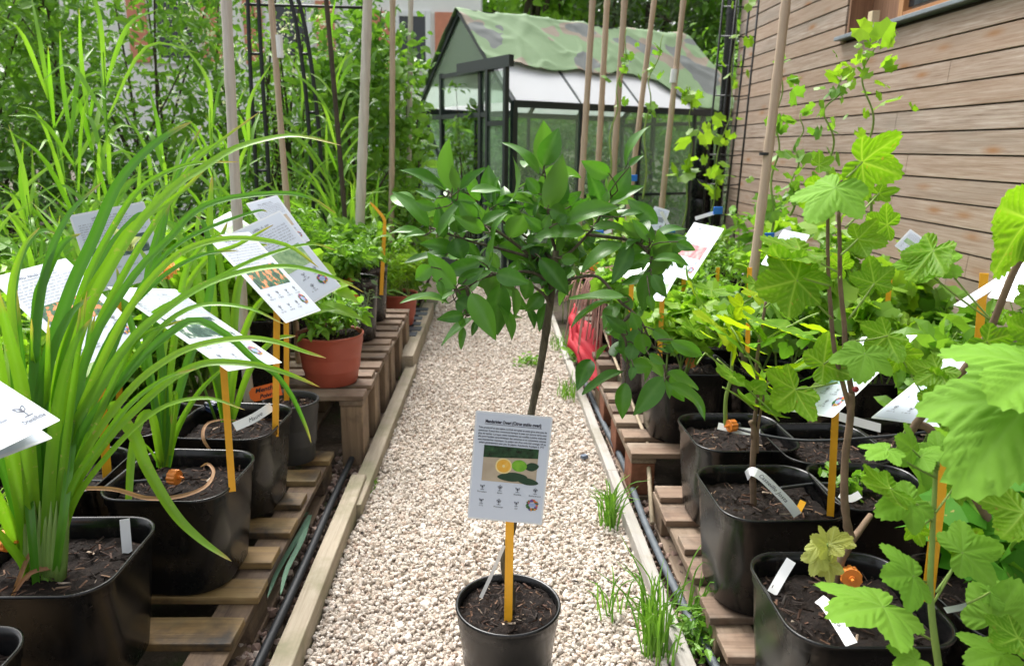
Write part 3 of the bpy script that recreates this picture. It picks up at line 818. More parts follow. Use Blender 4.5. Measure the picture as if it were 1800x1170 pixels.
def lobed_template(kind, na=120, nr=13, seed=0):
    key = (kind, na, nr, seed)
    if key in _LOB: return _LOB[key]
    r = np.random.default_rng(900 + seed)
    if kind == "currant": lob = [(0, 1.0, 34), (58, .90, 34), (-60, .87, 34), (122, .62, 38), (-120, .64, 38)]; base = .36; teeth = .050; nt = 46
    elif kind == "vine": lob = [(0, 1.0, 26), (64, .85, 26), (-64, .85, 26), (125, .6, 34), (-125, .6, 34)]; base = .32; teeth = .06; nt = 26
    else: lob = [(0, 1.0, 46), (70, .72, 40), (-70, .72, 40)]; base = .4; teeth = .05; nt = 30
    lob = [(a + r.uniform(-5, 5), l * r.uniform(.93, 1.07), s) for a, l, s in lob]
    th = np.linspace(-180, 180, na, endpoint=False) + 180 / na; R = np.full(na, 0.)
    for a, l, s in lob:
        d = (th - a + 180) % 360 - 180; R = np.maximum(R, base + (l - base) * np.exp(-(np.abs(d) / s) ** 1.7))
    tooth = ((th / 360 * nt) % 1); R *= 1 + teeth * (np.where(tooth < .7, tooth / .7, (1 - tooth) / .3) - .5) * 2 * np.clip(R, .4, 1)
    notch = np.exp(-((np.abs(th) - 180) / 16) ** 2); R *= 1 - .72 * notch
    rr = np.linspace(0, 1, nr) ** .85
    X = rr[:, None] * R[None] * np.sin(np.radians(th))[None]; Yc = rr[:, None] * R[None] * np.cos(np.radians(th))[None]
    ve = np.zeros_like(X); puck = np.full_like(X, -9.)
    bestd = np.full_like(X, 9.)
    for a, l, s in lob:
        ar = math.radians(a); al = X * math.sin(ar) + Yc * math.cos(ar); ac = X * math.cos(ar) - Yc * math.sin(ar)
        d = np.where(al > 0, np.abs(ac), np.hypot(X, Yc)); m = d < bestd
        main = np.exp(-(d / (.011 + .014 * np.clip(1 - al / l, 0, 1))) ** 2) * (al < l * .97)
        ph = ((al - np.abs(ac) * 1.05) / .165) % 1; sd = np.minimum(ph, 1 - ph) * .165 * .7
        sec = .55 * np.exp(-(sd / .012) ** 2) * (al > 0)
        ve = np.where(m, np.maximum(main, sec), np.maximum(ve, main)); 
        puck = np.where(m, np.sin(ph * math.pi) * np.clip(d / .12, 0, 1), puck); bestd = np.minimum(d, bestd)
    Z = .034 * puck + .02 * np.clip(bestd, 0, .35)
    Z += .015 * np.sin(X * 7 + seed) * rr[:, None] + .02 * np.cos(Yc * 6 + seed * 2) * rr[:, None]
    v = np.stack([X, Yc, Z], 2).reshape(-1, 3); q = []
    for j in range(nr - 1):
        for i in range(na):
            k = (i + 1) % na
            if i == na - 1: continue          # leave the notch open
            q.append([j * na + i, j * na + k, (j + 1) * na + k, (j + 1) * na + i])
    # faces wound so that +Z is the upper side
    q = [f[::-1] for f in q]
    _LOB[key] = (v, q, ve.ravel()); return _LOB[key]
def lobed(mb, J, T, normal, kind="currant", seed=0, curl=.25, droop=.15, na=120, nr=13, wide=1.0, foldx=0.0):
    v, q, ve = lobed_template(kind, na, nr, seed % 6)
    J, T = np.asarray(J, float), np.asarray(T, float)
    y = T - J; L = np.linalg.norm(y); y /= L; x = nrm(np.cross(y, normal)); z = np.cross(x, y)
    vv = v.copy(); vv[:, 0] *= wide
    rad2 = vv[:, 0] ** 2 + vv[:, 1] ** 2
    vv[:, 2] += foldx * np.abs(vv[:, 0]) - curl * vv[:, 0] ** 2 - droop * np.where(vv[:, 1] > 0, vv[:, 1] ** 2 - vv[:, 1] * .0, .4 * vv[:, 1] ** 2)
    mb.add(J + L * (vv[:, 0:1] * x + vv[:, 1:2] * y + vv[:, 2:3] * z), q, vein=ve, uv=np.c_[v[:, 0] * .5 + .5, v[:, 1] * .5 + .5])
def facing(p, up=.35, jx=0.0, jy=0.0):
    return nrm(nrm(CAMP - p) + V(jx, jy, up))

# ============================================================ the mandarin tree
M_citrus = leafmat("citrus_leaf", (.038, .135, .014), (.090, .245, .020), .36, .30, under=(.09, .21, .03), vein=(.11, .25, .05), mott=.06, spec=.42, tcol=(.9, 1.0, .3))
def barkmat():
    s = N("citrus_bark"); f = s.noise(s.coord((1, 1, .3)), 90, 5, .7); s.color(s.ramp(f, [(.3, (.035, .028, .016)), (.55, (.085, .07, .04)), (.75, (.16, .14, .085))])); s.inp(s.b, Roughness=.85); s.bump(f, .7, .004); return s.m
M_bark = barkmat()
CR = {1: (680, 210, 5.571), 2: (860, 210, 5.57), 3: (680, 400, 5.318), 4: (880, 380, 6.5), 5: (1000, 380, 5.848), 6: (1000, 540, 5.848)}
LV = """1 700 690 640 445 90|1 570 700 110 485 80|1 575 700 380 535 70|1 640 712 625 180 150|1 715 690 970 475 75|1 1030 835 1005 445 175|1 1500 540 1130 230 85|1 1075 835 1240 720 80|1 1240 810 1335 685 45
1 490 870 275 795 100|1 490 770 275 695 60|1 600 970 520 740 170|1 625 760 870 815 120|1 560 1160 505 820 130|1 420 1045 45 715 120|1 500 1150 760 765 80|1 860 985 720 800 150|1 960 930 770 830 110|1 680 1110 690 980 130|1 950 1100 655 938 140
1 920 1015 1190 900 90|1 1150 880 935 825 80|1 1130 890 1345 850 100|1 1210 1165 1330 930 200|1 1030 1165 1190 920 60|1 1530 1080 1340 950 110|1 1340 865 1510 740 110|1 380 1135 0 1125 60|1 390 1120 160 1165 50|1 1030 1130 675 1140 70|1 1000 1120 1040 1000 70
2 530 490 520 10 190|2 540 460 670 80 200|2 490 730 355 570 110|2 600 850 760 540 210|2 570 880 710 330 215|2 590 880 790 950 150|2 800 850 880 750 110|2 810 930 985 775 120|2 1180 540 900 405 160|2 1110 820 950 500 150|2 1180 780 1390 470 190|2 1175 822 1520 660 100
2 1340 460 1575 60 80|2 1370 465 1510 350 50|2 1060 830 950 730 100|2 740 1010 1285 870 170|2 940 1085 440 1168 150|2 530 1080 590 930 90|2 1010 1050 1360 1115 80|2 1500 1165 1310 1010 100|2 1290 955 1520 910 50|2 660 1020 760 930 100|2 1130 820 1170 700 70
3 640 190 300 155 120|3 560 250 155 340 80|3 430 370 262 482 140|3 490 490 510 640 70|3 650 560 370 240 190|3 640 600 480 680 30|3 640 100 705 305 200|3 880 320 492 420 150|3 580 705 125 715 70|3 1070 520 1030 1005 230|3 800 605 1005 1060 200|3 640 690 865 800 170|3 1200 560 1185 835 90|3 980 430 955 668 180
3 1022 425 1322 528 165|3 1040 165 1302 292 150|3 725 815 468 862 110|3 850 860 790 1010 60|3 820 840 510 1102 60|3 710 930 700 1140 70|3 700 830 705 940 60|3 1335 480 1285 672 130|3 1455 610 1295 782 140|3 665 530 905 370 120|3 740 490 850 440 80|3 640 600 790 620 130|3 840 500 1000 400 60|3 955 400 1010 30 50|3 1055 380 970 230 90
4 450 470 770 912 220|4 270 460 640 732 180|4 310 330 592 472 150|4 690 480 885 500 130|4 540 720 265 650 130|4 1370 295 932 660 170|4 690 560 640 330 120
5 655 300 425 690 170|5 800 400 528 567 140|5 850 600 1012 832 120|5 845 570 745 975 180|5 870 440 1237 522 90|5 890 400 1112 430 110|5 880 255 1212 230 70|5 1110 262 1297 357 100|5 850 265 830 70 85|5 830 240 640 35 100|5 745 222 550 60 110|5 590 245 812 270 70|5 590 835 0 850 90|5 430 860 25 1152 45|5 830 800 862 982 80|5 880 335 1090 262 40|5 830 330 700 300 90|5 850 430 880 250 80|5 840 420 720 470 90
6 590 240 370 75 130|6 720 225 635 50 130|6 860 225 1062 345 120|6 1050 330 1366 512 150|6 1000 380 1072 462 90|6 660 370 640 560 150|6 620 570 858 620 160|6 745 255 772 482 170|6 660 600 640 752 80|6 820 480 988 582 90|6 850 520 982 722 150|6 600 465 468 408 60|6 550 655 142 902 85|6 580 770 550 1148 165|6 995 725 650 1098 220|6 985 750 1037 942 60|6 1000 670 1195 960 170|6 1010 660 1330 852 120|6 1030 780 1398 1172 110|6 1045 462 850 400 35"""
tr_base = V(.045, 1.60, .205)
tree = thing("mandarin_tree", tr_base, "small mandarin tree with glossy dark leaves in the middle of the path", "tree")
r = np.random.default_rng(3)
def pl(pts, y0=1.62): return np.array([PY(a[0], a[1], y0 + (a[2] if len(a) > 2 else 0)) for a in pts])
trunk_pts = np.vstack([[tr_base - V(0, 0, .03)], pl([(898, 1040, -.02), (888, 985, -.01), (893, 955), (906, 900), (922, 800), (935, 720), (949, 650), (963, 560), (971, 500), (977, 440)])])
mb = MB(); c = catmull(trunk_pts, 60); rad = np.interp(np.linspace(0, 1, 60), [0, .12, .16, .22, .6, .93, 1], [.0125, .011, .0145, .0105, .0085, .0085, .007])
rad = rad * (1 + .12 * np.array([mnoise.noise(Vector((k * .6, 0, 3))) for k in range(60)]))
for kn in (31, 39, 46): rad[kn] *= 1.25
mb.tube(c, rad, 12)
branches = [[(971, 505, 0), (1000, 492, -.02), (1040, 484, -.05), (1062, 495, -.08), (1090, 530, -.10), (1112, 548, -.11), (1130, 570, -.12), (1145, 605, -.13), (1160, 622, -.13), (1171, 660, -.14), (1178, 680, -.14)],
            [(977, 455, 0), (1000, 445, .0), (1035, 410, .01), (1052, 385, .01), (1060, 362, .02), (1075, 345, .02)], [(1030, 412, .01), (1100, 421, -.02), (1128, 432, -.05), (1142, 452, -.06), (1143, 470, -.07), (1138, 485, -.08)],
            [(968, 500, 0), (940, 480, .0), (900, 478, -.02), (850, 488, -.05), (820, 505, -.07), (800, 512, -.08)], [(975, 470, 0), (940, 455, .03), (890, 440, .05), (830, 425, .03), (770, 405, .02), (755, 400, .02)],
            [(940, 455, .03), (880, 410, .02), (830, 385, 0), (795, 345, -.02), (788, 335, -.02)], [(977, 440, 0), (968, 410, .0), (966, 375, .0), (962, 340, .02), (957, 300, .03)], [(975, 460, 0), (930, 420, .10), (885, 390, .13), (865, 365, .14)],
            [(967, 540, 0), (958, 520, -.03), (940, 505, -.05), (925, 495, -.06), (895, 500, -.08)], [(1112, 548, -.11), (1090, 575, -.12), (1100, 600, -.12), (1103, 640, -.12), (1098, 655, -.12)], [(820, 505, -.07), (828, 545, -.09), (822, 555, -.09)]]
bs = []
for b in branches:
    p = catmull(pl(b), 30); bs.append(p); mb.tube(p, np.linspace(.0040, .0019, 30), 7)
bpts = np.concatenate(bs)
leafmb = MB(); items = []
for row in LV.replace("\n", "|").split("|"):
    cc, bx, by, tx, ty, w = [float(k) for k in row.split()]
    ox, oy, s = CR[int(cc)]
    items.append((ox + bx / s, oy + by / s, ox + tx / s, oy + ty / s, w / s))
twigs = mb
for i, (bx, by, tx, ty, w) in enumerate(items):
    d = (bpts - CAMP) @ RM; pj = np.stack([PW / 2 + FPX * d[:, 0] / -d[:, 2], PH / 2 - FPX * d[:, 1] / -d[:, 2]], 1)
    k = np.argmin(np.hypot(*(pj - [bx, by]).T)); yb = bpts[k][1] + r.uniform(-.05, .05) - .02
    B = PY(bx, by, yb); Lp = math.hypot(tx - bx, ty - by); dep = B[1] / FPX
    yt = yb + r.uniform(-.5, .35) * Lp * dep * .8
    T = PY(tx, ty, yt); L = np.linalg.norm(T - B); wv = w * dep; wt = max(wv, .36 * L)
    ang = math.acos(min(1, wv / wt)) * (1 if r.random() < .75 else -1)
    y = nrm(T - B); n0 = nrm(CAMP - B); n0 = nrm(n0 - y * np.dot(n0, y)); x = np.cross(y, n0)
    if np.dot(x * math.sin(ang) + n0 * math.cos(ang), V(0, 0, 1)) < np.dot(-x * math.sin(ang) + n0 * math.cos(ang), V(0, 0, 1)): ang = -ang
    n = n0 * math.cos(ang) + x * math.sin(ang)
    if n[2] < -.05 and r.random() < .7: n = -n
    leaf(leafmb, B, T, wt * 1.06, n, fold=r.uniform(.15, .62), arch=r.uniform(-.02, .15), wave=r.uniform(.015, .05), seed=i, tw=r.uniform(-.25, .25))
    C = bpts[k]
    if np.linalg.norm(C - B) > .003:
        mid = (C + B) / 2 + (B - T) / L * np.linalg.norm(C - B) * .25
        twigs.tube(catmull([C, mid, B, B + (T - B) * .08], 8), np.linspace(.0017, .0010, 8), 5)
# leaves deeper inside the crown, so that it is round and not a curtain
for i in range(200):
    C = bpts[r.integers(30, 300)] + V(0, .05, 0) + r.normal(0, .032, 3) * V(1, .8, 1)
    d = nrm(r.normal(0, 1, 3) + V(0, .5, .15)); L = r.uniform(.04, .10)
    leaf(leafmb, C, C + d * L, L * .42, nrm(r.normal(0, .6, 3) + V(0, -.2, 1)), fold=.25, arch=.08, seed=i)
obj("trunk", mb, M_bark, tree, smooth=True)
obj("foliage", leafmb, M_citrus, tree, smooth=True)
# ============================================================ daylilies on the left
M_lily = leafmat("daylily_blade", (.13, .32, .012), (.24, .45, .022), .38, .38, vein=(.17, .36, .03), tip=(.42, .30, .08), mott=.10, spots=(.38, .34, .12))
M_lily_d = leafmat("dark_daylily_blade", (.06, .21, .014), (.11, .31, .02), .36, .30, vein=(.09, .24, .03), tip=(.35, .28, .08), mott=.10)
M_dry = leafmat("dry_leaf", (.36, .18, .09), (.50, .31, .17), .7, .25, mott=.2)
def PB2(pts, y0, y1, pw=1.0):
    n = len(pts); d = np.cumsum([0] + [math.hypot(pts[i][0] - pts[i - 1][0], pts[i][1] - pts[i - 1][1]) for i in range(1, n)]); d = d / d[-1]
    return np.array([PY(p[0], p[1], y0 + (y1 - y0) * t ** pw) for p, t in zip(pts, d)])
HERO = [ # (pixel polyline from base to tip, width px, depth at tip, dark?)
 ([(66, 1000), (48, 900), (36, 760), (23, 591), (23, 515), (35, 457), (58, 418), (78, 406), (104, 414)], 25, 1.62, 1),
 ([(72, 1000), (62, 860), (60, 720), (65, 545), (77, 495), (100, 445), (119, 422), (142, 411)], 27, 1.58, 1),
 ([(76, 1000), (64, 880), (73, 707), (88, 622), (112, 545), (135, 484), (165, 420), (205, 328), (253, 270), (297, 236), (338, 214)], 33, 1.60, 1),
 ([(82, 1000), (80, 880), (92, 715), (115, 607), (142, 538), (185, 468), (230, 400), (310, 345), (385, 271)], 24, 1.75, 0),
 ([(86, 1000), (92, 860), (115, 688), (146, 568), (181, 495), (239, 400), (308, 328), (356, 297), (410, 263), (479, 243), (530, 240), (600, 256)], 29, 1.70, 0),
 ([(88, 1000), (100, 850), (127, 715), (165, 599), (200, 538), (246, 472), (300, 418), (342, 373), (403, 349), (496, 340), (547, 349), (590, 375)], 22, 1.78, 1),
 ([(92, 1000), (100, 900), (119, 776), (162, 699), (231, 599), (292, 545), (350, 507), (408, 484), (477, 470), (535, 473), (596, 492), (640, 514)], 26, 1.74, 0),
 ([(96, 1000), (105, 880), (138, 772), (192, 699), (250, 630), (304, 584), (346, 565), (400, 592), (446, 634), (481, 657), (511, 695), (535, 745), (547, 778)], 27, 1.72, 1),
 ([(98, 1000), (110, 880), (162, 776), (231, 684), (292, 634), (350, 607), (427, 595), (485, 601), (535, 618), (573, 629)], 22, 1.60, 0),
 ([(104, 1000), (122, 880), (188, 776), (246, 715), (300, 668), (350, 642), (396, 637), (458, 643), (512, 659), (562, 680)], 24, 1.55, 0),
 ([(108, 1000), (108, 930), (130, 850), (175, 780), (230, 710), (290, 665), (345, 648)], 18, 1.48, 0),
 ([(56, 1000), (40, 900), (10, 740), (-10, 600), (-30, 480)], 40, 1.40, 0), ([(60, 1000), (56, 870), (42, 700), (18, 600), (-6, 505)], 38, 1.42, 0),
 ([(48, 1000), (20, 930), (-20, 850), (-60, 800)], 34, 1.38, 0), ([(52, 1000), (30, 900), (-5, 800), (-50, 700)], 34, 1.40, 1),
 ([(44, 1000), (15, 960), (-15, 930), (-60, 930)], 24, 1.36, 0),
 ([(90, 1000), (112, 760), (160, 600), (225, 470), (280, 380), (330, 300), (370, 262), (455, 198)], 20, 1.9, 0),
 ([(84, 1000), (95, 780), (125, 600), (170, 470), (235, 385), (262, 375)], 24, 1.8, 1),
 ([(94, 1000), (130, 780), (190, 640), (240, 520), (300, 440), (370, 400), (450, 372), (470, 372)], 16, 1.9, 1),
 ([(70, 1000), (70, 800), (85, 650), (120, 560), (160, 520)], 30, 1.52, 1), ([(80, 1000), (90, 820), (105, 700), (130, 610), (160, 560)], 30, 1.5, 0),
 ([(100, 1000), (125, 860), (170, 740), (215, 640), (250, 590), (330, 560)], 20, 1.62, 0),
 ([(80, 1000), (86, 800), (110, 640), (150, 500), (200, 400), (250, 330), (330, 290), (420, 285)], 22, 1.8, 0), ([(88, 1000), (110, 820), (160, 680), (230, 540), (310, 450), (400, 420), (500, 430), (560, 470)], 22, 1.7, 0),
 ([(96, 1000), (120, 860), (180, 720), (260, 600), (340, 540), (430, 540), (500, 570)], 20, 1.66, 0), ([(72, 1000), (64, 820), (60, 640), (80, 480), (120, 380), (180, 320)], 24, 1.6, 1), ([(64, 1000), (50, 820), (30, 640), (20, 520), (40, 440), (70, 400)], 22, 1.55, 0),
 ([(104, 1000), (128, 890), (200, 790), (280, 720), (360, 700), (430, 720)], 18, 1.5, 0), ([(90, 1000), (118, 790), (190, 600), (270, 500), (350, 450), (420, 440)], 18, 1.85, 1),
 ([(84, 1002), (100, 900), (150, 740), (200, 650), (262, 560), (330, 520), (440, 460), (540, 430), (590, 440)], 20, 1.9, 0),
]
t = thing("daylily_clump", PY(78, 1000, 1.47), "largest daylily clump with long arching strap leaves, in the front left pot", "daylily", "daylily clumps in the left pots")
A, B = MB(), MB(); r = np.random.default_rng(5)
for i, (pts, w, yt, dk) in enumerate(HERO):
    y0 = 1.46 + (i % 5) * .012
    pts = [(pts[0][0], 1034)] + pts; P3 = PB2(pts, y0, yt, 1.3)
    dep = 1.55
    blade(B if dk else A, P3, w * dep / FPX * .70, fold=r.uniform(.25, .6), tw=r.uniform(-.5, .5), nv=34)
for i in range(10):                       # short leaf bases that fill the fan
    px = r.uniform(48, 112); sp = (px - 78) * r.uniform(1.5, 3)
    blade(A if i % 2 else B, [PY(px * .8 + 15, 1034, 1.46 + r.uniform(-.03, .05)), PY(px + sp * .3, 900, 1.47 + r.uniform(-.03, .06)), PY(px + sp, 760 - r.uniform(0, 90), 1.5 + r.uniform(-.05, .12)), PY(px + sp * 1.7, 560 - r.uniform(0, 60), 1.5 + r.uniform(-.08, .25))], .018, fold=.5, tw=r.uniform(-.3, .3))
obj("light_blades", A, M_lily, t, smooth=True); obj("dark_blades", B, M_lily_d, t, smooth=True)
mb = MB()
for k in range(9):
    px = 52 + k * 7
    mb.tube([PY(px, 1040, 1.455), PY(px + (k - 4), 980, 1.46), PY(px + (k - 4) * 2, 930, 1.465), PY(px + (k - 4) * 3, 880, 1.47)], [.008, .009, .0065, .001], 8)
obj("leaf_base", mb, leafmat("pale_leaf_base", (.20, .34, .07), (.26, .40, .10), .5, .2), t, smooth=True)
mb = MB()
for pts, yy in (([(100, 1010), (70, 1000), (45, 1020), (15, 1090), (0, 1120)], 1.40), ([(100, 1003), (85, 1000), (50, 1010), (20, 1050), (5, 1100)], 1.36), ([(60, 965), (45, 990), (20, 1050), (0, 1095)], 1.38)):
    blade(mb, PB2(pts, 1.46, yy), .010, fold=.8, tw=1.2, nv=30)
obj("dry_leaf", mb, M_dry, t, smooth=True)

t = thing("daylily_clump", PY(290, 815, 1.88), "slimmer daylily with a narrow upright fan, in the pot with the dripper", "daylily", "daylily clumps in the left pots")
A, B = MB(), MB()
H2 = [([(286, 820), (275, 720), (262, 640), (256, 560), (262, 470), (285, 388), (304, 330), (330, 270), (356, 221)], 16, 2.1, 1), ([(290, 820), (290, 700), (280, 600), (270, 500), (285, 420), (300, 345)], 18, 2.0, 1),
 ([(284, 820), (268, 735), (248, 738), (232, 800), (226, 880), (218, 905)], 20, 1.74, 0), ([(283, 822), (262, 790), (237, 768), (201, 722)], 7, 1.72, 0),
 ([(292, 820), (296, 700), (312, 560), (330, 470), (372, 420), (392, 415)], 16, 2.0, 0), ([(288, 820), (282, 690), (300, 560), (360, 460), (420, 430), (480, 395)], 15, 2.1, 0),
 ([(294, 820), (304, 740), (330, 640), (360, 560), (372, 470), (360, 400), (345, 380)], 20, 2.0, 1), ([(296, 820), (310, 760), (350, 690), (400, 640)], 15, 1.95, 0),
 ([(280, 820), (270, 700), (240, 600), (215, 520), (205, 470)], 16, 2.0, 1), ([(288, 820), (286, 680), (276, 560), (262, 470), (240, 430)], 17, 2.05, 0), ([(300, 800), (308, 720), (306, 690), (301, 745)], 12, 1.86, 0)]
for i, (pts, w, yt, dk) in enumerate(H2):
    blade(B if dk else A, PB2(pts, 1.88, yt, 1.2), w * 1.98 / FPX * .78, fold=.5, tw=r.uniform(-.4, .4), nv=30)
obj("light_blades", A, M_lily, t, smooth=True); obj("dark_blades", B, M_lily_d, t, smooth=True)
# long leaf tip hanging over the pot rim
mb = MB(); blade(mb, PB2([(196, 705), (201, 720), (237, 768), (257, 820), (305, 901), (353, 949), (407, 986)], 1.72, 1.62), .030, fold=.3, nv=36, tw=.3)
tag(obj("fallen_leaf", mb, M_lily, base=PY(257, 820, 1.7), smooth=True), "single bright green strap leaf hanging down over the rim of the pot with the dripper", "leaf")
mb = MB(); blade(mb, [PY(*p) for p in ((130, 858, 1.62), (200, 860, 1.66), (260, 876, 1.70), (320, 872, 1.74), (362, 855, 1.80), (376, 830, 1.86), (366, 815, 1.9), (352, 820, 1.9))], .012, fold=.5, nv=40, tw=.8)
tag(obj("dry_leaf", mb, M_dry, base=PY(260, 876, 1.7), smooth=True), "curled brown dry leaf lying across the soil and rim of the dripper pot", "leaf")
mb = MB(); blade(mb, [PY(*p) for p in ((375, 800, 2.12), (357, 770, 2.12), (365, 745, 2.18), (400, 738, 2.25), (440, 745, 2.28))], .010, fold=.5, nv=30, tw=.8)
tag(obj("dry_leaf", mb, M_dry, base=PY(375, 770, 2.14), smooth=True), "short brown dry leaf hooked over the rim of the pot with the white name tag", "leaf")
# bluish leaves lying in the gap beside the pallet
mb = MB()
for pts in ([(545, 905), (520, 950), (490, 1000), (470, 1050)], [(545, 905), (530, 950), (505, 1000), (493, 1045)], [(540, 900), (515, 925), (495, 965)]):
    blade(mb, [PZ(p[0], p[1], .06 + .01 * k) for k, p in enumerate(pts)], .018, fold=.3, normal=V(0, 0, 1))
tag(obj("fallen_leaves", mb, leafmat("bluish_leaf", (.12, .24, .16), (.16, .30, .2), .6, .2), base=PZ(520, 950, .06), smooth=True), "bunch of wilted bluish strap leaves in the gap beside the left pallet", "leaves")
# day lily behind with a wilted yellow flower
t = thing("daylily_clump", PY(330, 740, 2.28), "rear daylily with a wilted yellow flower, in the pot with the white name tag", "daylily", "daylily clumps in the left pots")
A = MB()
H3 = [([(400, 740), (385, 660), (375, 560), (369, 400), (373, 308)], 17, 2.5), ([(395, 740), (375, 640), (352, 520), (335, 450), (300, 400), (280, 395)], 16, 2.4), ([(405, 740), (400, 640), (395, 520), (385, 440), (400, 390)], 14, 2.5),
 ([(402, 740), (415, 640), (440, 560), (470, 520), (500, 510)], 12, 2.3), ([(398, 740), (380, 660), (330, 560), (290, 500), (262, 480)], 16, 2.4), ([(408, 740), (440, 650), (480, 600), (520, 590)], 12, 2.3), ([(404, 740), (410, 600), (420, 500), (450, 440), (470, 430)], 14, 2.6)]
for pts, w, yt in H3: blade(A, PB2(pts, 2.28, yt, 1.2), w * 2.35 / FPX * 1.1, fold=.5, tw=r.uniform(-.4, .4), nv=30)
obj("blades", A, M_lily, t, smooth=True)
mb = MB(); mb.tube(catmull([PY(380, 740, 2.28), PY(330, 600, 2.2), PY(300, 510, 2.15), PY(289, 480, 2.12)], 16), .004, 6); st = obj("flower_stalk", mb, leafmat("stalk", (.12, .26, .03), (.16, .3, .04)), t, smooth=True)
mb = MB(); c = PY(288, 472, 2.12)
for k in range(11):
    d = nrm(V(r.uniform(-1, 1), r.uniform(-.6, .3), r.uniform(-.9, .6)));
    leaf(mb, c, c + d * r.uniform(.03, .055), .022, nrm(r.normal(0, 1, 3)), fold=.5, arch=.3, wave=.2, seed=k, tw=1.0)
obj("flower", mb, leafmat("wilted_petal", (.72, .36, .06), (.80, .55, .22), .6, .35, tcol=(1, .8, .4)), st, smooth=True)
mb = MB(); c = PY(232, 440, 2.2)
for k in range(7): leaf(mb, c, c + V(r.uniform(-.05, .05), r.uniform(-.02, .02), r.uniform(.0, .08)), .03, nrm(V(r.uniform(-1, 1), -1, .3)), fold=.4, arch=.2, seed=k)
obj("flower_bud", mb, leafmat("pale_bud", (.55, .62, .30), (.62, .66, .36), .6, .35), t, smooth=True)
# ============================================================ currant bushes on the right
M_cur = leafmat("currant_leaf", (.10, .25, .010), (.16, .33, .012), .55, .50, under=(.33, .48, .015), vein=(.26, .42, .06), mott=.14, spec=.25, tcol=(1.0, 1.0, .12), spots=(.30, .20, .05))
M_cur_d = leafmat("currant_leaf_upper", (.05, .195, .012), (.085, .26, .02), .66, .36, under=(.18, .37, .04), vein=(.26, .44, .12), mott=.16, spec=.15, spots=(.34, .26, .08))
M_stem_b = plain("currant_bark", (.17, .115, .075), .8, .3, .35, scale=35)
M_stem_g = plain("green_stem", (.20, .30, .06), .6, .4, .15, scale=20)
r = np.random.default_rng(8)
def stem(mb, pts, y0, y1, r0, r1, n=24, knots=.12, seed=0):
    p = catmull(PB2(pts, y0, y1), n); rad = np.linspace(r0, r1, n) * (1 + knots * np.array([mnoise.noise(Vector((k * .9, seed, 7))) for k in range(n)]))
    mb.tube(p, rad, 9); return p
def cleaf(mb, j, tp, yj, yt, tilt=(0, 0), under=True, kind="currant", seed=0, up=.3, grow=1.0, **kw):
    J, T = PY(j[0], j[1], yj), PY(tp[0], tp[1], yt); T = J + (T - J) * grow
    y = nrm(T - J); n = nrm(nrm(CAMP - J) + V(tilt[0], 0, tilt[1] + 0.0))
    n = nrm(n - y * np.dot(n, y))
    lobed(mb, J, T, -n if under else n, kind, seed, **kw); return J
def petiole(mb, a, ya, b, yb, rad=.0016, sag=.02):
    A, B = PY(a[0], a[1], ya), PY(b[0], b[1], yb); mid = (A + B) / 2 - V(0, 0, sag * np.linalg.norm(A - B))
    mb.tube(catmull([A, mid, B], 10), np.linspace(rad * 1.3, rad, 10), 6)
# --- bush in the nearest pot
t = thing("currant_bush", PZ(1462, 1045, .385), "tall currant bush with twisting brown stem and yellow-green leaves in the nearest right pot", "currant bush", "currant bushes in the right pots")
sm = MB()
Y = 1.33
stem(sm, [(1462, 1048), (1478, 985), (1496, 950), (1490, 925), (1484, 870), (1486, 800), (1494, 740), (1497, 690)], Y, Y + .02, .0095, .0065, 36, .3)
stem(sm, [(1497, 690), (1486, 620), (1484, 570), (1477, 500), (1476, 430), (1474, 372)], Y + .02, Y + .05, .0055, .0035, 30, .15, 3)
stem(sm, [(1495, 725), (1478, 660), (1466, 610), (1460, 540), (1456, 480), (1455, 410), (1458, 350), (1480, 318), (1505, 292)], Y + .02, Y + .03, .0050, .0022, 34, .1, 5)
stem(sm, [(1497, 950), (1512, 930), (1530, 905)], Y, Y + .06, .0075, .006, 10, .1)
obj("stem", sm, M_stem_b, t, smooth=True)
lo, hi, pe = MB(), MB(), MB()
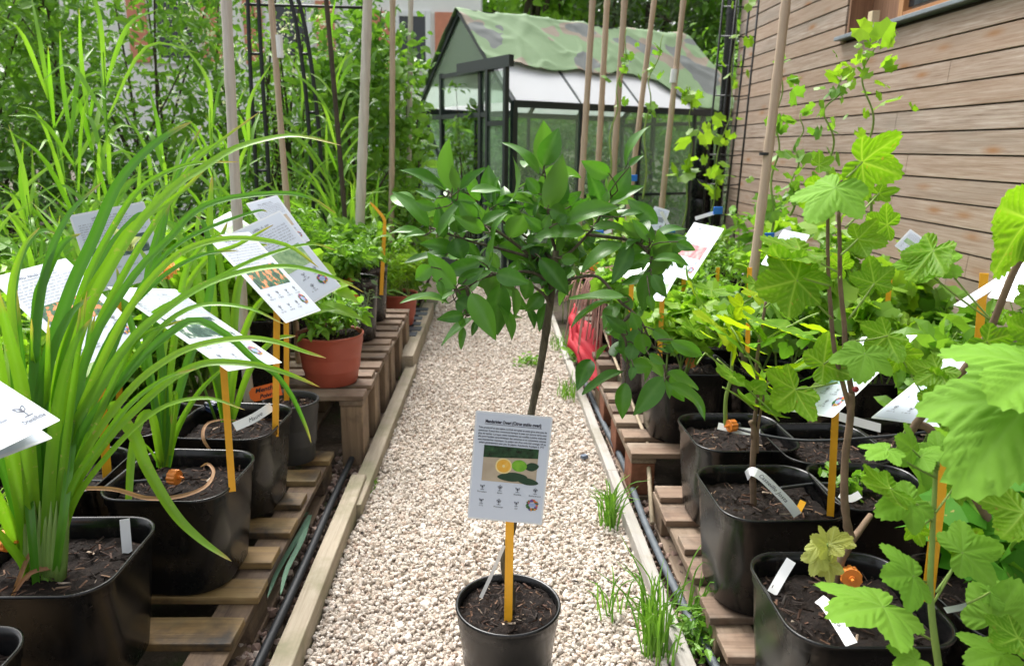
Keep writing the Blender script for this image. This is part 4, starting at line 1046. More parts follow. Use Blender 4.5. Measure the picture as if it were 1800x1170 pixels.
L = [ # junction, tip, depth j, depth tip, tilt(x,z), underside seen, seed, petiole root, options
 ((1516, 285), (1598, 318), 1.36, 1.38, (.1, .1), True, 1, (1488, 312), dict(grow=1.05, wide=1.1)), ((1468, 330), (1396, 410), 1.34, 1.28, (-.3, .9), False, 2, (1474, 372), dict(wide=.95, foldx=-.15, droop=.05)),
 ((1508, 420), (1586, 430), 1.38, 1.34, (.0, .3), True, 3, (1478, 448), dict(wide=.95)), ((1537, 498), (1520, 430), 1.36, 1.40, (.0, .2), True, 4, (1492, 560), dict(grow=1.0)),
 ((1400, 492), (1290, 512), 1.32, 1.27, (-.1, .1), True, 5, (1462, 560), dict(wide=.9, grow=1.12)), ((1408, 487), (1425, 570), 1.36, 1.36, (.2, .1), True, 0, (1458, 502), dict(wide=1.0)),
 ((1408, 440), (1302, 462), 1.38, 1.30, (-.2, 1.6), True, 1, (1472, 478), dict(wide=.8)), ((1398, 684), (1345, 735), 1.32, 1.27, (.2, .1), True, 2, (1472, 672), dict(wide=1.1, grow=1.1)),
 ((1448, 640), (1540, 600), 1.36, 1.36, (.1, .2), True, 3, (1486, 610), dict(wide=.9)), ((1520, 622), (1502, 690), 1.30, 1.24, (.1, .5), False, 4, (1500, 640), dict(wide=1.2)), ((1560, 590), (1500, 640), 1.4, 1.36, (.1, .2), True, 1, (1492, 600), dict(wide=1.0)),
 ((1582, 624), (1620, 672), 1.38, 1.36, (.1, .1), True, 5, (1640, 720), dict(wide=1.1)), ((1450, 330), (1452, 410), 1.42, 1.44, (0, .3), True, 0, None, {}), ((1545, 340), (1590, 330), 1.40, 1.42, (.5, .3), True, 2, (1486, 400), dict(wide=.6)),
 ((1620, 470), (1716, 425), 1.40, 1.46, (.3, 1.2), False, 4, (1745, 565), dict(wide=.55, grow=1.15)), ((1640, 440), (1570, 530), 1.42, 1.34, (.2, 1.1), True, 1, (1745, 565), dict(wide=.55)),
 ((1560, 395), (1500, 370), 1.46, 1.46, (.1, .3), True, 5, None, {}), ((1480, 470), (1440, 440), 1.44, 1.44, (.1, .3), True, 2, (1476, 490), {}), ((1440, 290), (1500, 260), 1.5, 1.5, (.1, .5), True, 2, None, dict(grow=.6)),
]
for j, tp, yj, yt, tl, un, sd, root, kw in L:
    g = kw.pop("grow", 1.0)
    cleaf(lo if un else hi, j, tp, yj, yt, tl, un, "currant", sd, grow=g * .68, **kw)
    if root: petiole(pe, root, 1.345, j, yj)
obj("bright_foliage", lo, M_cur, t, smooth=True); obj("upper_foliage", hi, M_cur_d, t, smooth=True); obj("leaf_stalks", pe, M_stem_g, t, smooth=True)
b = MB(); T_ = ico(2, 0, 1); c = PY(1504, 684, 1.3); b.inst(T_, np.array([c]), V(.0062, 0, 0)[None], V(0, .0062, 0)[None], V(0, 0, .0062)[None])
obj("berry", b, plain("red_berry", (.22, .01, .015), .25), t, smooth=True)
# small yellowing shoot in the same pot
t = thing("currant_seedling", PZ(1455, 1035, .385), "small yellowing seedling with drooping leaves, left of the twisting brown stem", "seedling")
sm, lf = MB(), MB(); stem(sm, [(1458, 1035), (1456, 990), (1454, 955)], 1.27, 1.26, .003, .002, 10)
for k, (j, tp) in enumerate((((1456, 990), (1462, 1030)), ((1455, 960), (1432, 945)), ((1460, 955), (1500, 945)), ((1440, 975), (1425, 1010)), ((1470, 950), (1505, 960)), ((1436, 960), (1425, 985)))):
    cleaf(lf, j, tp, 1.26, 1.24, (.2, .3), k % 2 == 0, "currant", k, wide=.8)
obj("stem", sm, M_stem_g, t, smooth=True)
obj("foliage", lf, leafmat("yellowing_leaf", (.33, .36, .06), (.42, .42, .10), .6, .35, under=(.42, .46, .12), vein=(.4, .44, .14)), t, smooth=True)
# --- green stem plant close to the camera with many small lobed leaves
t = thing("currant_bush", PY(1648, 1172, 1.02), "young green-stemmed currant with toothed leaves in front of the broad yellow stake", "currant bush", "currant bushes in the right pots")
sm, lo, hi, pe = MB(), MB(), MB(), MB()
stem(sm, [(1652, 1185), (1640, 1100), (1635, 1030), (1638, 960), (1642, 880), (1646, 820), (1655, 800)], 1.04, 1.12, .0062, .003, 30, .1)
S = [((1604, 790), (1570, 752), 1.10, 1.08, (.1, .6), False, (1648, 830)), ((1560, 790), (1520, 805), 1.08, 1.05, (-.2, 1.8), False, (1646, 840)), ((1620, 800), (1690, 800), 1.1, 1.06, (.2, 2.0), False, (1650, 825)), ((1565, 858), (1500, 858), 1.08, 1.05, (0, 1.1), True, (1640, 900)),
 ((1600, 880), (1525, 905), 1.09, 1.06, (.1, .4), False, (1640, 915)), ((1610, 930), (1620, 965), 1.12, 1.12, (.1, .2), True, (1640, 910)), ((1605, 1012), (1530, 1000), 1.06, 1.03, (.1, .5), False, (1637, 1025)), ((1552, 1066), (1445, 1078), 1.06, 1.00, (.1, 3.2), False, (1638, 1125)),
 ((1692, 970), (1790, 955), 1.10, 1.10, (.2, .4), False, (1640, 1060)), ((1700, 960), (1740, 1030), 1.14, 1.12, (.2, .2), True, (1645, 1040)), ((1740, 1040), (1800, 1050), 1.12, 1.10, (.2, .4), False, (1700, 1060)), ((1650, 800), (1640, 740), 1.12, 1.16, (.2, .7), False, (1650, 820)), ((1680, 850), (1720, 880), 1.14, 1.14, (.2, .4), True, (1645, 900)),
 ((1760, 1150), (1690, 1168), 1.0, .97, (.1, .8), False, None), ((1790, 1120), (1730, 1150), 1.0, .97, (.1, .8), True, None), ((1610, 1160), (1560, 1175), .98, .96, (.1, .8), False, None), ((1745, 1090), (1810, 1000), 1.1, 1.1, (.1, .5), False, None)]
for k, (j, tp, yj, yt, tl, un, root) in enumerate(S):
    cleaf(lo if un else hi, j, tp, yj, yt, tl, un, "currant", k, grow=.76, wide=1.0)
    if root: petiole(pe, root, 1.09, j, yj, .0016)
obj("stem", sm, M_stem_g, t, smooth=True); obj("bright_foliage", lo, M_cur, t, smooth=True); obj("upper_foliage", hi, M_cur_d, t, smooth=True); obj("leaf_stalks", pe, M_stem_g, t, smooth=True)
# --- bush reaching in from the right edge
t = thing("currant_bush", PZ(1850, 1080, .385), "currant bush reaching in from the right picture edge with very large near leaves", "currant bush", "currant bushes in the right pots")
sm, lo, hi, pe = MB(), MB(), MB(), MB()
stem(sm, [(1600, 760), (1622, 730), (1690, 655), (1735, 590), (1768, 510), (1790, 462), (1815, 440)], 1.30, 1.22, .0075, .0055, 30, .2)
stem(sm, [(1850, 1090), (1790, 1000), (1700, 850), (1640, 760), (1610, 745)], 1.25, 1.30, .009, .0075, 24, .2)
S = [((1812, 385), (1735, 352), 1.18, 1.12, (-.1, .1), True, (1800, 450), 1.25), ((1800, 400), (1790, 462), 1.2, 1.2, (.1, .2), True, (1800, 450), 1.2), ((1660, 712), (1728, 660), 1.22, 1.18, (.1, .4), True, None, 1.15), ((1735, 600), (1790, 640), 1.18, 1.16, (.1, .2), True, (1720, 640), 1.2),
 ((1815, 700), (1690, 880), 1.02, .93, (-.1, .5), False, None, 1.15), ((1835, 650), (1720, 690), 1.00, .92, (.0, 1.0), False, None, 1.2), ((1830, 590), (1760, 560), 1.1, 1.1, (0, .3), True, None, 1.2), ((1800, 900), (1760, 960), 1.1, 1.05, (0, .2), True, None, 1.2), ((1650, 650), (1600, 690), 1.24, 1.22, (.2, 1.0), True, None, 1.0), ((1820, 520), (1770, 540), 1.25, 1.25, (.1, .5), True, None, 1.0)]
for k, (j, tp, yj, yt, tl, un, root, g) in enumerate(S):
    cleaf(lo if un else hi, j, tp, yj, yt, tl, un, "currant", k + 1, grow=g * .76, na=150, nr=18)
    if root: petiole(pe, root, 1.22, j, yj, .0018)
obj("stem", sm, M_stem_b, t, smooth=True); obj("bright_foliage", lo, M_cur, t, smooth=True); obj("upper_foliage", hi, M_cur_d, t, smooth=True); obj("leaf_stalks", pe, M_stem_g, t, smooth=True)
# --- thin vines in the second and third pots
t = thing("pruned_currant", PZ(1325, 890, .385), "slim pruned currant stem with small leaf stubs in the pot with the looped white tag", "currant bush", "currant bushes in the right pots")
sm, lo, hi, pe = MB(), MB(), MB(), MB(); Y = 1.80
stem(sm, [(1325, 898), (1323, 820), (1326, 760), (1320, 740)], Y, Y, .0085, .007, 16, .25); stem(sm, [(1322, 770), (1332, 690), (1330, 640), (1340, 570), (1346, 530)], Y, Y + .02, .0055, .0035, 24, .15); stem(sm, [(1331, 795), (1334, 740), (1352, 660)], Y, Y, .0045, .003, 14, .15)
for a, b in (((1332, 690), (1385, 650)), ((1385, 650), (1425, 622)), ((1330, 660), (1300, 600)), ((1300, 600), (1285, 575)), ((1330, 700), (1260, 630)), ((1338, 600), (1310, 560)), ((1341, 600), (1395, 570)), ((1395, 570), (1440, 550)), ((1332, 700), (1370, 740)), ((1328, 720), (1270, 680)), ((1336, 640), (1308, 625)), ((1345, 540), (1372, 520))):
    petiole(pe, a, Y, b, Y + r.uniform(-.06, .06), .0022, -.04)
for k in range(26):
    c = (r.uniform(1240, 1440), r.uniform(560, 720)); cleaf(lo if k % 3 else hi, c, (c[0] + r.uniform(-26, 26), c[1] + r.uniform(-14, 22)), Y + r.uniform(-.1, .1), Y + r.uniform(-.1, .1), (.1, .6), k % 3 > 0, "small", k, na=40, nr=6)
obj("stem", sm, M_stem_b, t, smooth=True); obj("foliage", lo, M_cur, t, smooth=True); obj("upper_foliage", hi, M_cur_d, t, smooth=True); obj("leaf_stalks", pe, M_stem_g, t, smooth=True)
t = thing("vine_cutting", PZ(1272, 745, .385), "greenish vine cutting with wiry branching top, in the third pot from the front right", "vine")
sm, lo, pe = MB(), MB(), MB(); Y = 2.2
stem(sm, [(1275, 752), (1276, 700), (1285, 660), (1290, 580), (1291, 530)], Y, Y, .0065, .005, 24, .15)
for a, b in (((1284, 660), (1240, 620)), ((1240, 620), (1225, 640)), ((1288, 610), (1250, 580)), ((1250, 580), (1225, 565)), ((1291, 545), (1330, 520)), ((1289, 600), (1340, 650)), ((1289, 580), (1262, 555))): petiole(pe, a, Y, b, Y + r.uniform(-.06, .06), .0022, -.04)
for k in range(14):
    c = (r.uniform(1220, 1340), r.uniform(490, 600)); cleaf(lo, c, (c[0] + r.uniform(-26, 26), c[1] + r.uniform(-10, 24)), Y + r.uniform(-.1, .1), Y + r.uniform(-.04, .04), (.1, .3), k % 3 > 0, "vine", k, na=60, nr=7)
obj("stem", sm, M_stem_g, t, smooth=True); obj("foliage", lo, M_cur, t, smooth=True); obj("leaf_stalks", pe, M_stem_g, t, smooth=True)
# ============================================================ laminated signs on yellow stakes
sg2 = N("laminated_card"); sg2.color((.60, .66, .75)); sg2.inp(sg2.b, Roughness=.22); M_card = sg2.m
sg2 = N("clear_laminate_edge"); sg2.color((.70, .73, .76)); sg2.inp(sg2.b, Roughness=.12); M_lam = sg2.m
def photomat(name, stops, scale=30, rough=.25):
    s = N(name); f = s.noise(s.coord(), scale, 3, .55); s.color(s.ramp(f, stops)); s.inp(s.b, Roughness=rough); return s.m
M_ph_tan = photomat("printed_board", [(.3, (.40, .33, .24)), (.7, (.52, .44, .33))], 20)
M_ph_dark = photomat("printed_dark_leaves", [(.35, (.006, .02, .01)), (.6, (.02, .07, .03)), (.8, (.06, .16, .05))], 60)
M_ph_leaf = plain("printed_leaf", (.012, .05, .025), .3)
M_ph_green = photomat("printed_green_fruit", [(.3, (.06, .28, .02)), (.7, (.22, .48, .04))], 40)
M_ph_or = photomat("printed_orange_flesh", [(.3, (.74, .36, .03)), (.7, (.80, .48, .09))], 90)
M_ph_rind = plain("printed_rind", (.80, .66, .30), .3)
M_ph_fl = photomat("printed_orange_flowers", [(.36, (.012, .05, .03)), (.5, (.05, .16, .06)), (.56, (.70, .22, .07)), (.72, (.78, .42, .22))], 42)
M_ph_wh = photomat("printed_white_flower", [(.38, (.03, .07, .06)), (.52, (.10, .17, .13)), (.58, (.62, .66, .62)), (.75, (.8, .8, .78))], 30)
M_ph_gr = photomat("printed_green_leaves", [(.3, (.16, .30, .14)), (.7, (.40, .56, .30))], 36)
M_ph_aq = photomat("printed_pale_teal", [(.3, (.30, .58, .56)), (.7, (.66, .80, .80))], 26)
M_ph_rose = photomat("printed_rose", [(.35, (.45, .10, .12)), (.65, (.62, .38, .36))], 30)
s_ = N("printed_wreath"); s_.color(s_.ramp(s_.island(), [(0, (.015, .07, .02)), (.4, (.04, .16, .03)), (.5, (.55, .05, .04)), (.65, (.65, .30, .03)), (.75, (.02, .09, .03)), (.9, (.10, .06, .28)), (1, (.6, .08, .2))])); M_wreath = s_.m
M_badge = plain("printed_badge", (.30, .38, .62), .3)
def textmesh(txt, size, shear=0.0, bold=0.0, align='CENTER', spacing=1.0):
    c = bpy.data.curves.new("t", 'FONT'); c.body = txt; c.size = size; c.align_x = align; c.shear = shear; c.offset = bold; c.resolution_u = 2; c.space_character = spacing
    o = bpy.data.objects.new("t", c); COL.objects.link(o); dg = bpy.context.evaluated_depsgraph_get()
    me = bpy.data.meshes.new_from_object(o.evaluated_get(dg)); 
    v = np.array([p.co[:] for p in me.vertices]).reshape(-1, 3); f = [list(p.vertices) for p in me.polygons]
    bpy.data.objects.remove(o); bpy.data.curves.remove(c); bpy.data.meshes.remove(me)
    return v, f
def addtext(mb, fr, txt, x, y, size, width=None, z=.0012, **kw):
    v, f = textmesh(txt, size, **kw)
    if not len(v): return
    if width: v[:, 0] *= width / max(1e-6, v[:, 0].max() - v[:, 0].min())
    w = fr(np.c_[v[:, 0] + x, v[:, 1] + y, np.full(len(v), z)])
    q = [a for a in f if len(a) == 4]; t = []
    for a in f:
        if len(a) == 3: t.append(a)
        elif len(a) > 4: t += [[a[0], a[k], a[k + 1]] for k in range(1, len(a) - 1)]
    mb.add(w, q, t)
def rect(mb, fr, x0, y0, x1, y1, z): mb.add(fr(np.array([[x0, y0, z], [x1, y0, z], [x1, y1, z], [x0, y1, z]])), [[0, 1, 2, 3]])
def disc(mb, fr, cx, cy, rx, ry, z, n=20, rot=0.0, pw=1.0):
    a = np.linspace(0, 2 * math.pi, n, endpoint=False); x = rx * np.sign(np.cos(a)) * np.abs(np.cos(a)) ** pw; y = ry * np.sign(np.sin(a)) * np.abs(np.sin(a)) ** pw
    p = np.c_[cx + x * math.cos(rot) - y * math.sin(rot), cy + x * math.sin(rot) + y * math.cos(rot), np.full(n, z)]
    mb.add(fr(np.r_[p, [[cx, cy, z]]]), tris=[[i, (i + 1) % n, n] for i in range(n)])
def line(mb, fr, x0, y0, x1, y1, w, z=.0012):
    d = nrm(V(x1 - x0, y1 - y0)); nx, ny = -d[1] * w / 2, d[0] * w / 2
    mb.add(fr(np.array([[x0 + nx, y0 + ny, z], [x0 - nx, y0 - ny, z], [x1 - nx, y1 - ny, z], [x1 + nx, y1 + ny, z]])), [[0, 1, 2, 3]])
def icon(mb, fr, cx, cy, s, k):
    w = s * .07
    line(mb, fr, cx, cy - s * .5, cx, cy + s * .25, w); line(mb, fr, cx - s * .35, cy - s * .5, cx + s * .35, cy - s * .5, w)
    for sx in (-1, 1):
        pts = [(cx, cy - s * .1), (cx + sx * s * .28, cy + s * .02), (cx + sx * s * .40, cy + s * .36), (cx + sx * s * .12, cy + s * .25), (cx, cy - s * .1)]
        for a, b in zip(pts[:-1], pts[1:]): line(mb, fr, *a, *b, w)
    if k % 2: 
        for a in np.linspace(0, 2 * math.pi, 7)[:-1]: line(mb, fr, cx + .18 * s * math.cos(a), cy + s * .4 + .18 * s * math.sin(a), cx + .18 * s * math.cos(a + 1.05), cy + s * .4 + .18 * s * math.sin(a + 1.05), w)
def words(mb, fr, x0, x1, y, h, r):
    """unreadable print: irregular short strokes as word shapes"""
    x = x0
    while x < x1 - h:
        L = min(r.uniform(.9, 4.5) * h, x1 - x); n = max(1, int(L / (h * .55)))
        for k in range(n):
            xx = x + k * h * .55; hh = h * (.75 if r.random() < .7 else 1.15)
            line(mb, fr, xx + h * .1, y, xx + h * .1, y + hh, h * .16); line(mb, fr, xx, y + r.choice((0, hh * .5)), xx + h * .42, y + r.choice((0, hh * .5)), h * .16)
        x += L + h * .5
def stake(t, a, b, w=.018, th=.004, name="stake"):
    """flat slotted yellow plastic stake from a (foot) to b (top)"""
    mb = MB(); mb.bar(a, b, w, th * .6, up=tuple(nrm(CAMP - np.asarray(a)) * V(1, 1, 0)))
    y = nrm(np.asarray(b) - a); nn = nrm((CAMP - np.asarray(a)) * V(1, 1, 0)); x = nrm(np.cross(y, nn)); z = np.cross(x, y)
    for s in (-1, 1): mb.bar(a + x * s * w * .44 + z * .0001, b + x * s * w * .44 + z * .0001, w * .16, th, up=tuple(nn))
    return obj(name, mb, M_yel, t, bevel=.0006)
def card(t, bot, top, yb, yt, wpx, asp=.707, photo=None, kind=0, flip=False, title=None, content=True, seed=0, edge=.006, sgn=None):
    B, T = PY(bot[0], bot[1], yb), PY(top[0], top[1], yt); h = np.linalg.norm(T - B); y = (T - B) / h; c = (B + T) / 2
    depth = np.dot(c - CAMP, -RM[:, 2]); wv = wpx / FPX * depth; w = max(asp * h, wv)
    n0 = nrm(CAMP - c); n0 = nrm(n0 - y * np.dot(n0, y)); x0 = np.cross(y, n0); a = math.acos(min(1, wv / w))
    cand = [n0 * math.cos(a * s) + x0 * math.sin(a * s) for s in (1, -1)]
    n = max(cand, key=lambda v: v[2]) if sgn is None else cand[0 if sgn > 0 else 1]
    if flip: n = -n
    x = np.cross(y, n)
    def fr(p): p = np.asarray(p, float); return c + p[:, 0:1] * x + p[:, 1:2] * y + p[:, 2:3] * n
    def slab(W, Hh, z0, z1, rr=.004):
        mb = MB(); o = []
        for sx, sy, k in ((1, 1, 0), (-1, 1, 1), (-1, -1, 2), (1, -1, 3)):
            for i in range(4):
                aa = math.pi / 2 * (k + i / 3); o.append((sx * (W / 2 - rr) + rr * math.cos(aa), sy * (Hh / 2 - rr) + rr * math.sin(aa)))
        o = np.array(o); m = len(o); bow = .0
        mb.add(fr(np.r_[np.c_[o, np.full(m, z0)], np.c_[o, np.full(m, z1)], [[0, 0, z0]], [[0, 0, z1]]]), [[i, (i + 1) % m, m + (i + 1) % m, m + i] for i in range(m)], [[(i + 1) % m, i, 2 * m] for i in range(m)] + [[m + i, m + (i + 1) % m, 2 * m + 1] for i in range(m)])
        return mb
    lam = obj("laminate", slab(w, h, -.0009, .0), M_lam, t); cd = obj("card", slab(w - edge * 2, h - edge * 2, -.0012, .0004, .002), M_card, t)
    if content:
        W, H = w / 2 - edge, h / 2 - edge; r = np.random.default_rng(seed + 40); z = .0008
        ink = MB()
        if kind == 1:      # the mandarin card
            addtext(ink, fr, "Mandarinier Owari (Citrus unshiu owari)", 0, H * .83, h * .040, width=W * 1.52, bold=.0004); line(ink, fr, -W * .78, H * .805, W * .78, H * .805, h * .004)
            tx = ["Très productif et sans épine. Le fruit est aplati et assez gros avec peu de", "semences. Il peut être consommé lorsque la peau est encore verte avec", "plus de taches. Lorsque cette mandarine est cueillie à pleine maturité", "elle perd l'acidité caractéristique des satsumas et se consomme comme",
                  "une mandarine classique. La pulpe est d'un très bel orange vif se", "pelant généralement avec peu de pépins. Autofertile. Rustique à -9°C"]
            for k, s_ in enumerate(tx): addtext(ink, fr, s_, 0, H * (.72 - .056 * k), h * .024, width=W * 1.86 if k < 5 else W * 1.78, bold=.00012)
            px0, px1, py0, py1 = -W * .74, W * .76, -H * .27, H * .41
            def P(u, v): return px0 + (px1 - px0) * u, py0 + (py1 - py0) * v
            mb = MB(); rect(mb, fr, px0, py0, px1, py1, z); ph = obj("photo", mb, M_ph_tan, cd)
            mb = MB(); mb.add(fr(np.array([[*P(0, .66), z + .0003], [*P(.3, .68), z + .0003], [*P(1, .74), z + .0003], [*P(1, 1), z + .0003], [*P(0, 1), z + .0003]])), tris=[[0, 1, 4], [1, 2, 4], [2, 3, 4]]); obj("printed_foliage", mb, M_ph_dark, ph)
            mb = MB()
            for cx, cy, rx, ry, ro in ((.56, .17, .28, .13, .06), (.85, .08, .20, .10, -.1), (.90, .50, .13, .12, .2)): X_, Y_ = P(cx, cy); disc(mb, fr, X_, Y_, rx * (px1 - px0), ry * (py1 - py0), z + .0004 + cx * .0001, rot=ro, pw=1.2)
            obj("printed_leaf", mb, M_ph_leaf, ph)
            mb = MB(); X_, Y_ = P(.67, .50); disc(mb, fr, X_, Y_, .14 * (px1 - px0), .165 * (py1 - py0), z + .0006); obj("printed_green_fruit", mb, M_ph_green, ph)
            mb = MB(); X_, Y_ = P(.385, .46); disc(mb, fr, X_, Y_, .152 * (px1 - px0), .215 * (py1 - py0), z + .0007, pw=.9); obj("printed_rind", mb, M_ph_rind, ph)
            mb = MB(); disc(mb, fr, X_, Y_, .128 * (px1 - px0), .182 * (py1 - py0), z + .0009); obj("printed_flesh", mb, M_ph_or, ph)
            mb = MB(); disc(mb, fr, X_, Y_, .026 * (px1 - px0), .04 * (py1 - py0), z + .0011); obj("printed_core", mb, M_ph_rind, ph)
            caps = [["Persistant", "Soleil", "Abeilles", "Riche/drainé"], ["-9°C", "Printemps", "Sol", None]]
            for rw in range(2):
                for cl in range(4):
                    xx, yy = W * (-.70 + .49 * cl), H * (-.39 - .27 * rw)
                    if caps[rw][cl]: icon(ink, fr, xx, yy, h * .048, rw * 4 + cl); addtext(ink, fr, caps[rw][cl], xx, yy - h * .052, h * .021)
            ex, ey, er = W * .72, -H * .66, h * .052
        else:
            tw = .8 if title is None else .8
            words(ink, fr, -W * .5, W * .5, H * .84, h * .024, r); line(ink, fr, -W * .5, H * .80, W * .5, H * .80, h * .004)
            for k in range(8): words(ink, fr, -W * .90, W * (.90 if k < 7 else .2), H * (.72 - .062 * k), h * .0135, r)
            if photo is not None: mb = MB(); rect(mb, fr, -W * .82, -H * .26, W * .82, H * .24, z); obj("photo", mb, photo, cd)
            for rw in range(2):
                for cl in range(4):
                    if rw == 1 and cl == 3: continue
                    xx, yy = W * (-.70 + .47 * cl), H * (-.42 - .30 * rw); icon(ink, fr, xx, yy, h * .05, rw + cl); words(ink, fr, xx - W * .14, xx + W * .14, yy - h * .055, h * .016, r)
            ex, ey, er = W * .68, -H * .68, h * .055
        mb = MB()
        for k_, a in enumerate(np.linspace(0, 4 * math.pi, 39)[:-1]): q_ = .70 + .22 * (k_ % 3) / 2; disc(mb, fr, ex + er * q_ * math.cos(a), ey + er * q_ * math.sin(a), er * .20, er * .18, z + .0002 + .00001 * k_, n=9)
        em = obj("emblem", mb, M_wreath, cd); mb = MB(); rect(mb, fr, ex - er * .58, ey - er * .32, ex + er * .58, ey + er * .34, z + .0004); obj("badge", mb, M_badge, em)
        obj("lettering", ink, M_ink if kind == 1 else M_inkgrey, cd)
    return fr, n, c
def sign(label, bot, top, yb, yt, wpx, foot=None, sttop=None, ys=None, sw=.018, group="laminated plant signs on yellow stakes", **kw):
    base = PY(*foot, ys) if foot else PY(bot[0], bot[1], yb)
    t = thing("plant_sign", base, label, "plant sign", group)
    card(t, bot, top, yb, yt, wpx, **kw)
    if foot: stake(t, base - V(0, 0, .03), PY(*sttop, ys if ys else yb) if sttop else PY(bot[0], bot[1] - 8, ys), sw)
    return t
sign("white laminated mandarin card with a photo of a cut orange fruit, on a stake", (887, 916), (904, 727), 1.525, 1.535, 134, (893, 1104), (897, 860), 1.545, .0185, kind=1, asp=.6, edge=.004)
sign("slanted white sign with an orange flower photo, on a yellow stake beside the orange tag", (535, 556), (402, 411), 2.20, 2.26, 60, (483, 752), (487, 520), 2.24, .019, photo=M_ph_fl, seed=1)
sign("pale sign with a green leaf photo, half behind the orange flower sign", (556, 530), (444, 392), 2.60, 2.66, 104, (503, 690), (503, 500), 2.63, .018, photo=M_ph_gr, seed=2)
sign("small sign leaning behind the pale green leaf sign, with a beige photo", (520, 432), (460, 350), 2.95, 3.0, 52, None, photo=M_ph_tan, seed=3)
sign("narrow pale sign left of the pale green leaf sign", (440, 420), (385, 382), 2.8, 2.85, 40, None, photo=M_ph_gr, seed=3)
sign("slanted sign with a white flower photo, on the yellow stake in the dripper pot", (452, 644), (252, 506), 1.74, 1.84, 64, (407, 845), (392, 635), 1.80, .0165, photo=M_ph_wh, seed=4)
sign("tilted sign with a flower bed photo behind the big daylily at the left", (205, 618), (52, 470), 1.92, 1.98, 110, (187, 828), (172, 610), 1.93, .022, photo=M_ph_fl, seed=5)
sign("wide white sign seen above the big daylily, farthest up on the left", (232, 500), (188, 366), 2.42, 2.46, 120, (208, 690), (206, 470), 2.45, .02, photo=M_ph_wh, seed=6)
# two cards at the left edge
t = sign("white sign cut by the left picture edge with a seedling icon reading Drainé Riche", (48, 767), (-150, 640), 1.22, 1.25, 108, (-60, 1000), (-60, 740), 1.28, .02, content=False)
B_, T_2 = PY(48, 767, 1.22), PY(-150, 640, 1.25)
fr, n_, c_ = card(t, (48, 767), (-150, 640), 1.2195, 1.2495, 108, content=False)
mb = MB(); h_ = np.linalg.norm(T_2 - B_); icon(mb, fr, h_ * .20, -h_ * .27, h_ * .13, 0); addtext(mb, fr, "Drainé/Riche", h_ * .20, -h_ * .40, h_ * .06, width=h_ * .22, bold=.0002); addtext(mb, fr, "Soleil", -h_ * .02, -h_ * .30, h_ * .05); obj("lettering", mb, M_inkgrey, t)
t = sign("pale green damp card curling below the white sign at the left edge", (40, 790), (-150, 655), 1.235, 1.265, 90, None, content=False)
# right side
sign("slanted white icon sign behind the twisting stem, on a yellow stake on the right", (1420, 727), (1562, 590), 1.66, 1.74, 62, (1462, 888), (1469, 715), 1.72, .0165, photo=M_ph_aq, seed=7)
sign("long glossy white sign with pale teal photo behind the thick slanting stem", (1590, 742), (1752, 610), 1.62, 1.72, 84, None, photo=M_ph_aq, seed=8)
sign("white sign with pale teal photo cut by the right picture edge", (1778, 530), (1850, 440), 1.85, 1.9, 70, (1722, 600), (1730, 480), 1.9, .02, photo=M_ph_aq, seed=9)
sign("grey sign seen edge-on from below beside the thick slanting stem at the right", (1685, 538), (1800, 466), 1.75, 1.72, 14, None, content=False)
sign("bent white sign with teal and rose photos right of the drooping citrus branch", (1188, 486), (1246, 396), 3.1, 3.16, 50, (1200, 560), (1203, 470), 3.14, .018, photo=M_ph_rose, seed=10)
sign("small upright white card with a grey photo behind the drooping citrus branch", (1150, 404), (1164, 366), 3.8, 3.82, 28, None, photo=M_grey, seed=11)
sign("white card half hidden under the drooping citrus branch, on a long yellow stake", (1100, 488), (1140, 452), 2.95, 3.0, 26, (1106, 590), (1112, 462), 3.0, .018, photo=M_ph_gr, seed=12)
sign("white card seen below the drooping citrus leaves, on a yellow stake", (1150, 528), (1178, 480), 2.75, 2.80, 26, (1160, 622), (1165, 500), 2.78, .018, photo=M_ph_gr, seed=13)
sign("small white card in front of the timber wall behind the currant leaves", (1590, 445), (1618, 415), 2.9, 2.95, 42, (1560, 545), (1566, 470), 2.8, .018, photo=M_ph_gr, seed=14)
sign("white card behind the large pale currant leaf, under the blue clip", (1360, 470), (1400, 408), 2.7, 2.75, 44, (1315, 606), (1318, 470), 2.6, .016, photo=M_ph_gr, seed=15)
# bare stakes
def bare(label, foot, top, y, w=.017, curve=None):
    t = thing("plant_stake", PY(*foot, y), label, "plant stake", "bare yellow plant stakes")
    stake(t, PY(*foot, y) - V(0, 0, .02), PY(*top, y), w)
    if curve:
        mb = MB(); blade(mb, [PY(*p, y) for p in curve], w * .9, fold=.1, nv=14, tipp=.3); obj("bent_tip", mb, M_yel, t)
bare("bare yellow stake with a bent tip above the far left pots", (670, 512), (676, 398), 4.1, .02, [(676, 400), (675, 385), (664, 370), (650, 355)])
bare("broad yellow stake behind the young green currant stem at the lower right", (1633, 1042), (1659, 805), 1.28, .021)
bare("short yellow stake in the back pots right of the white card", (1258, 560), (1262, 470), 3.6)
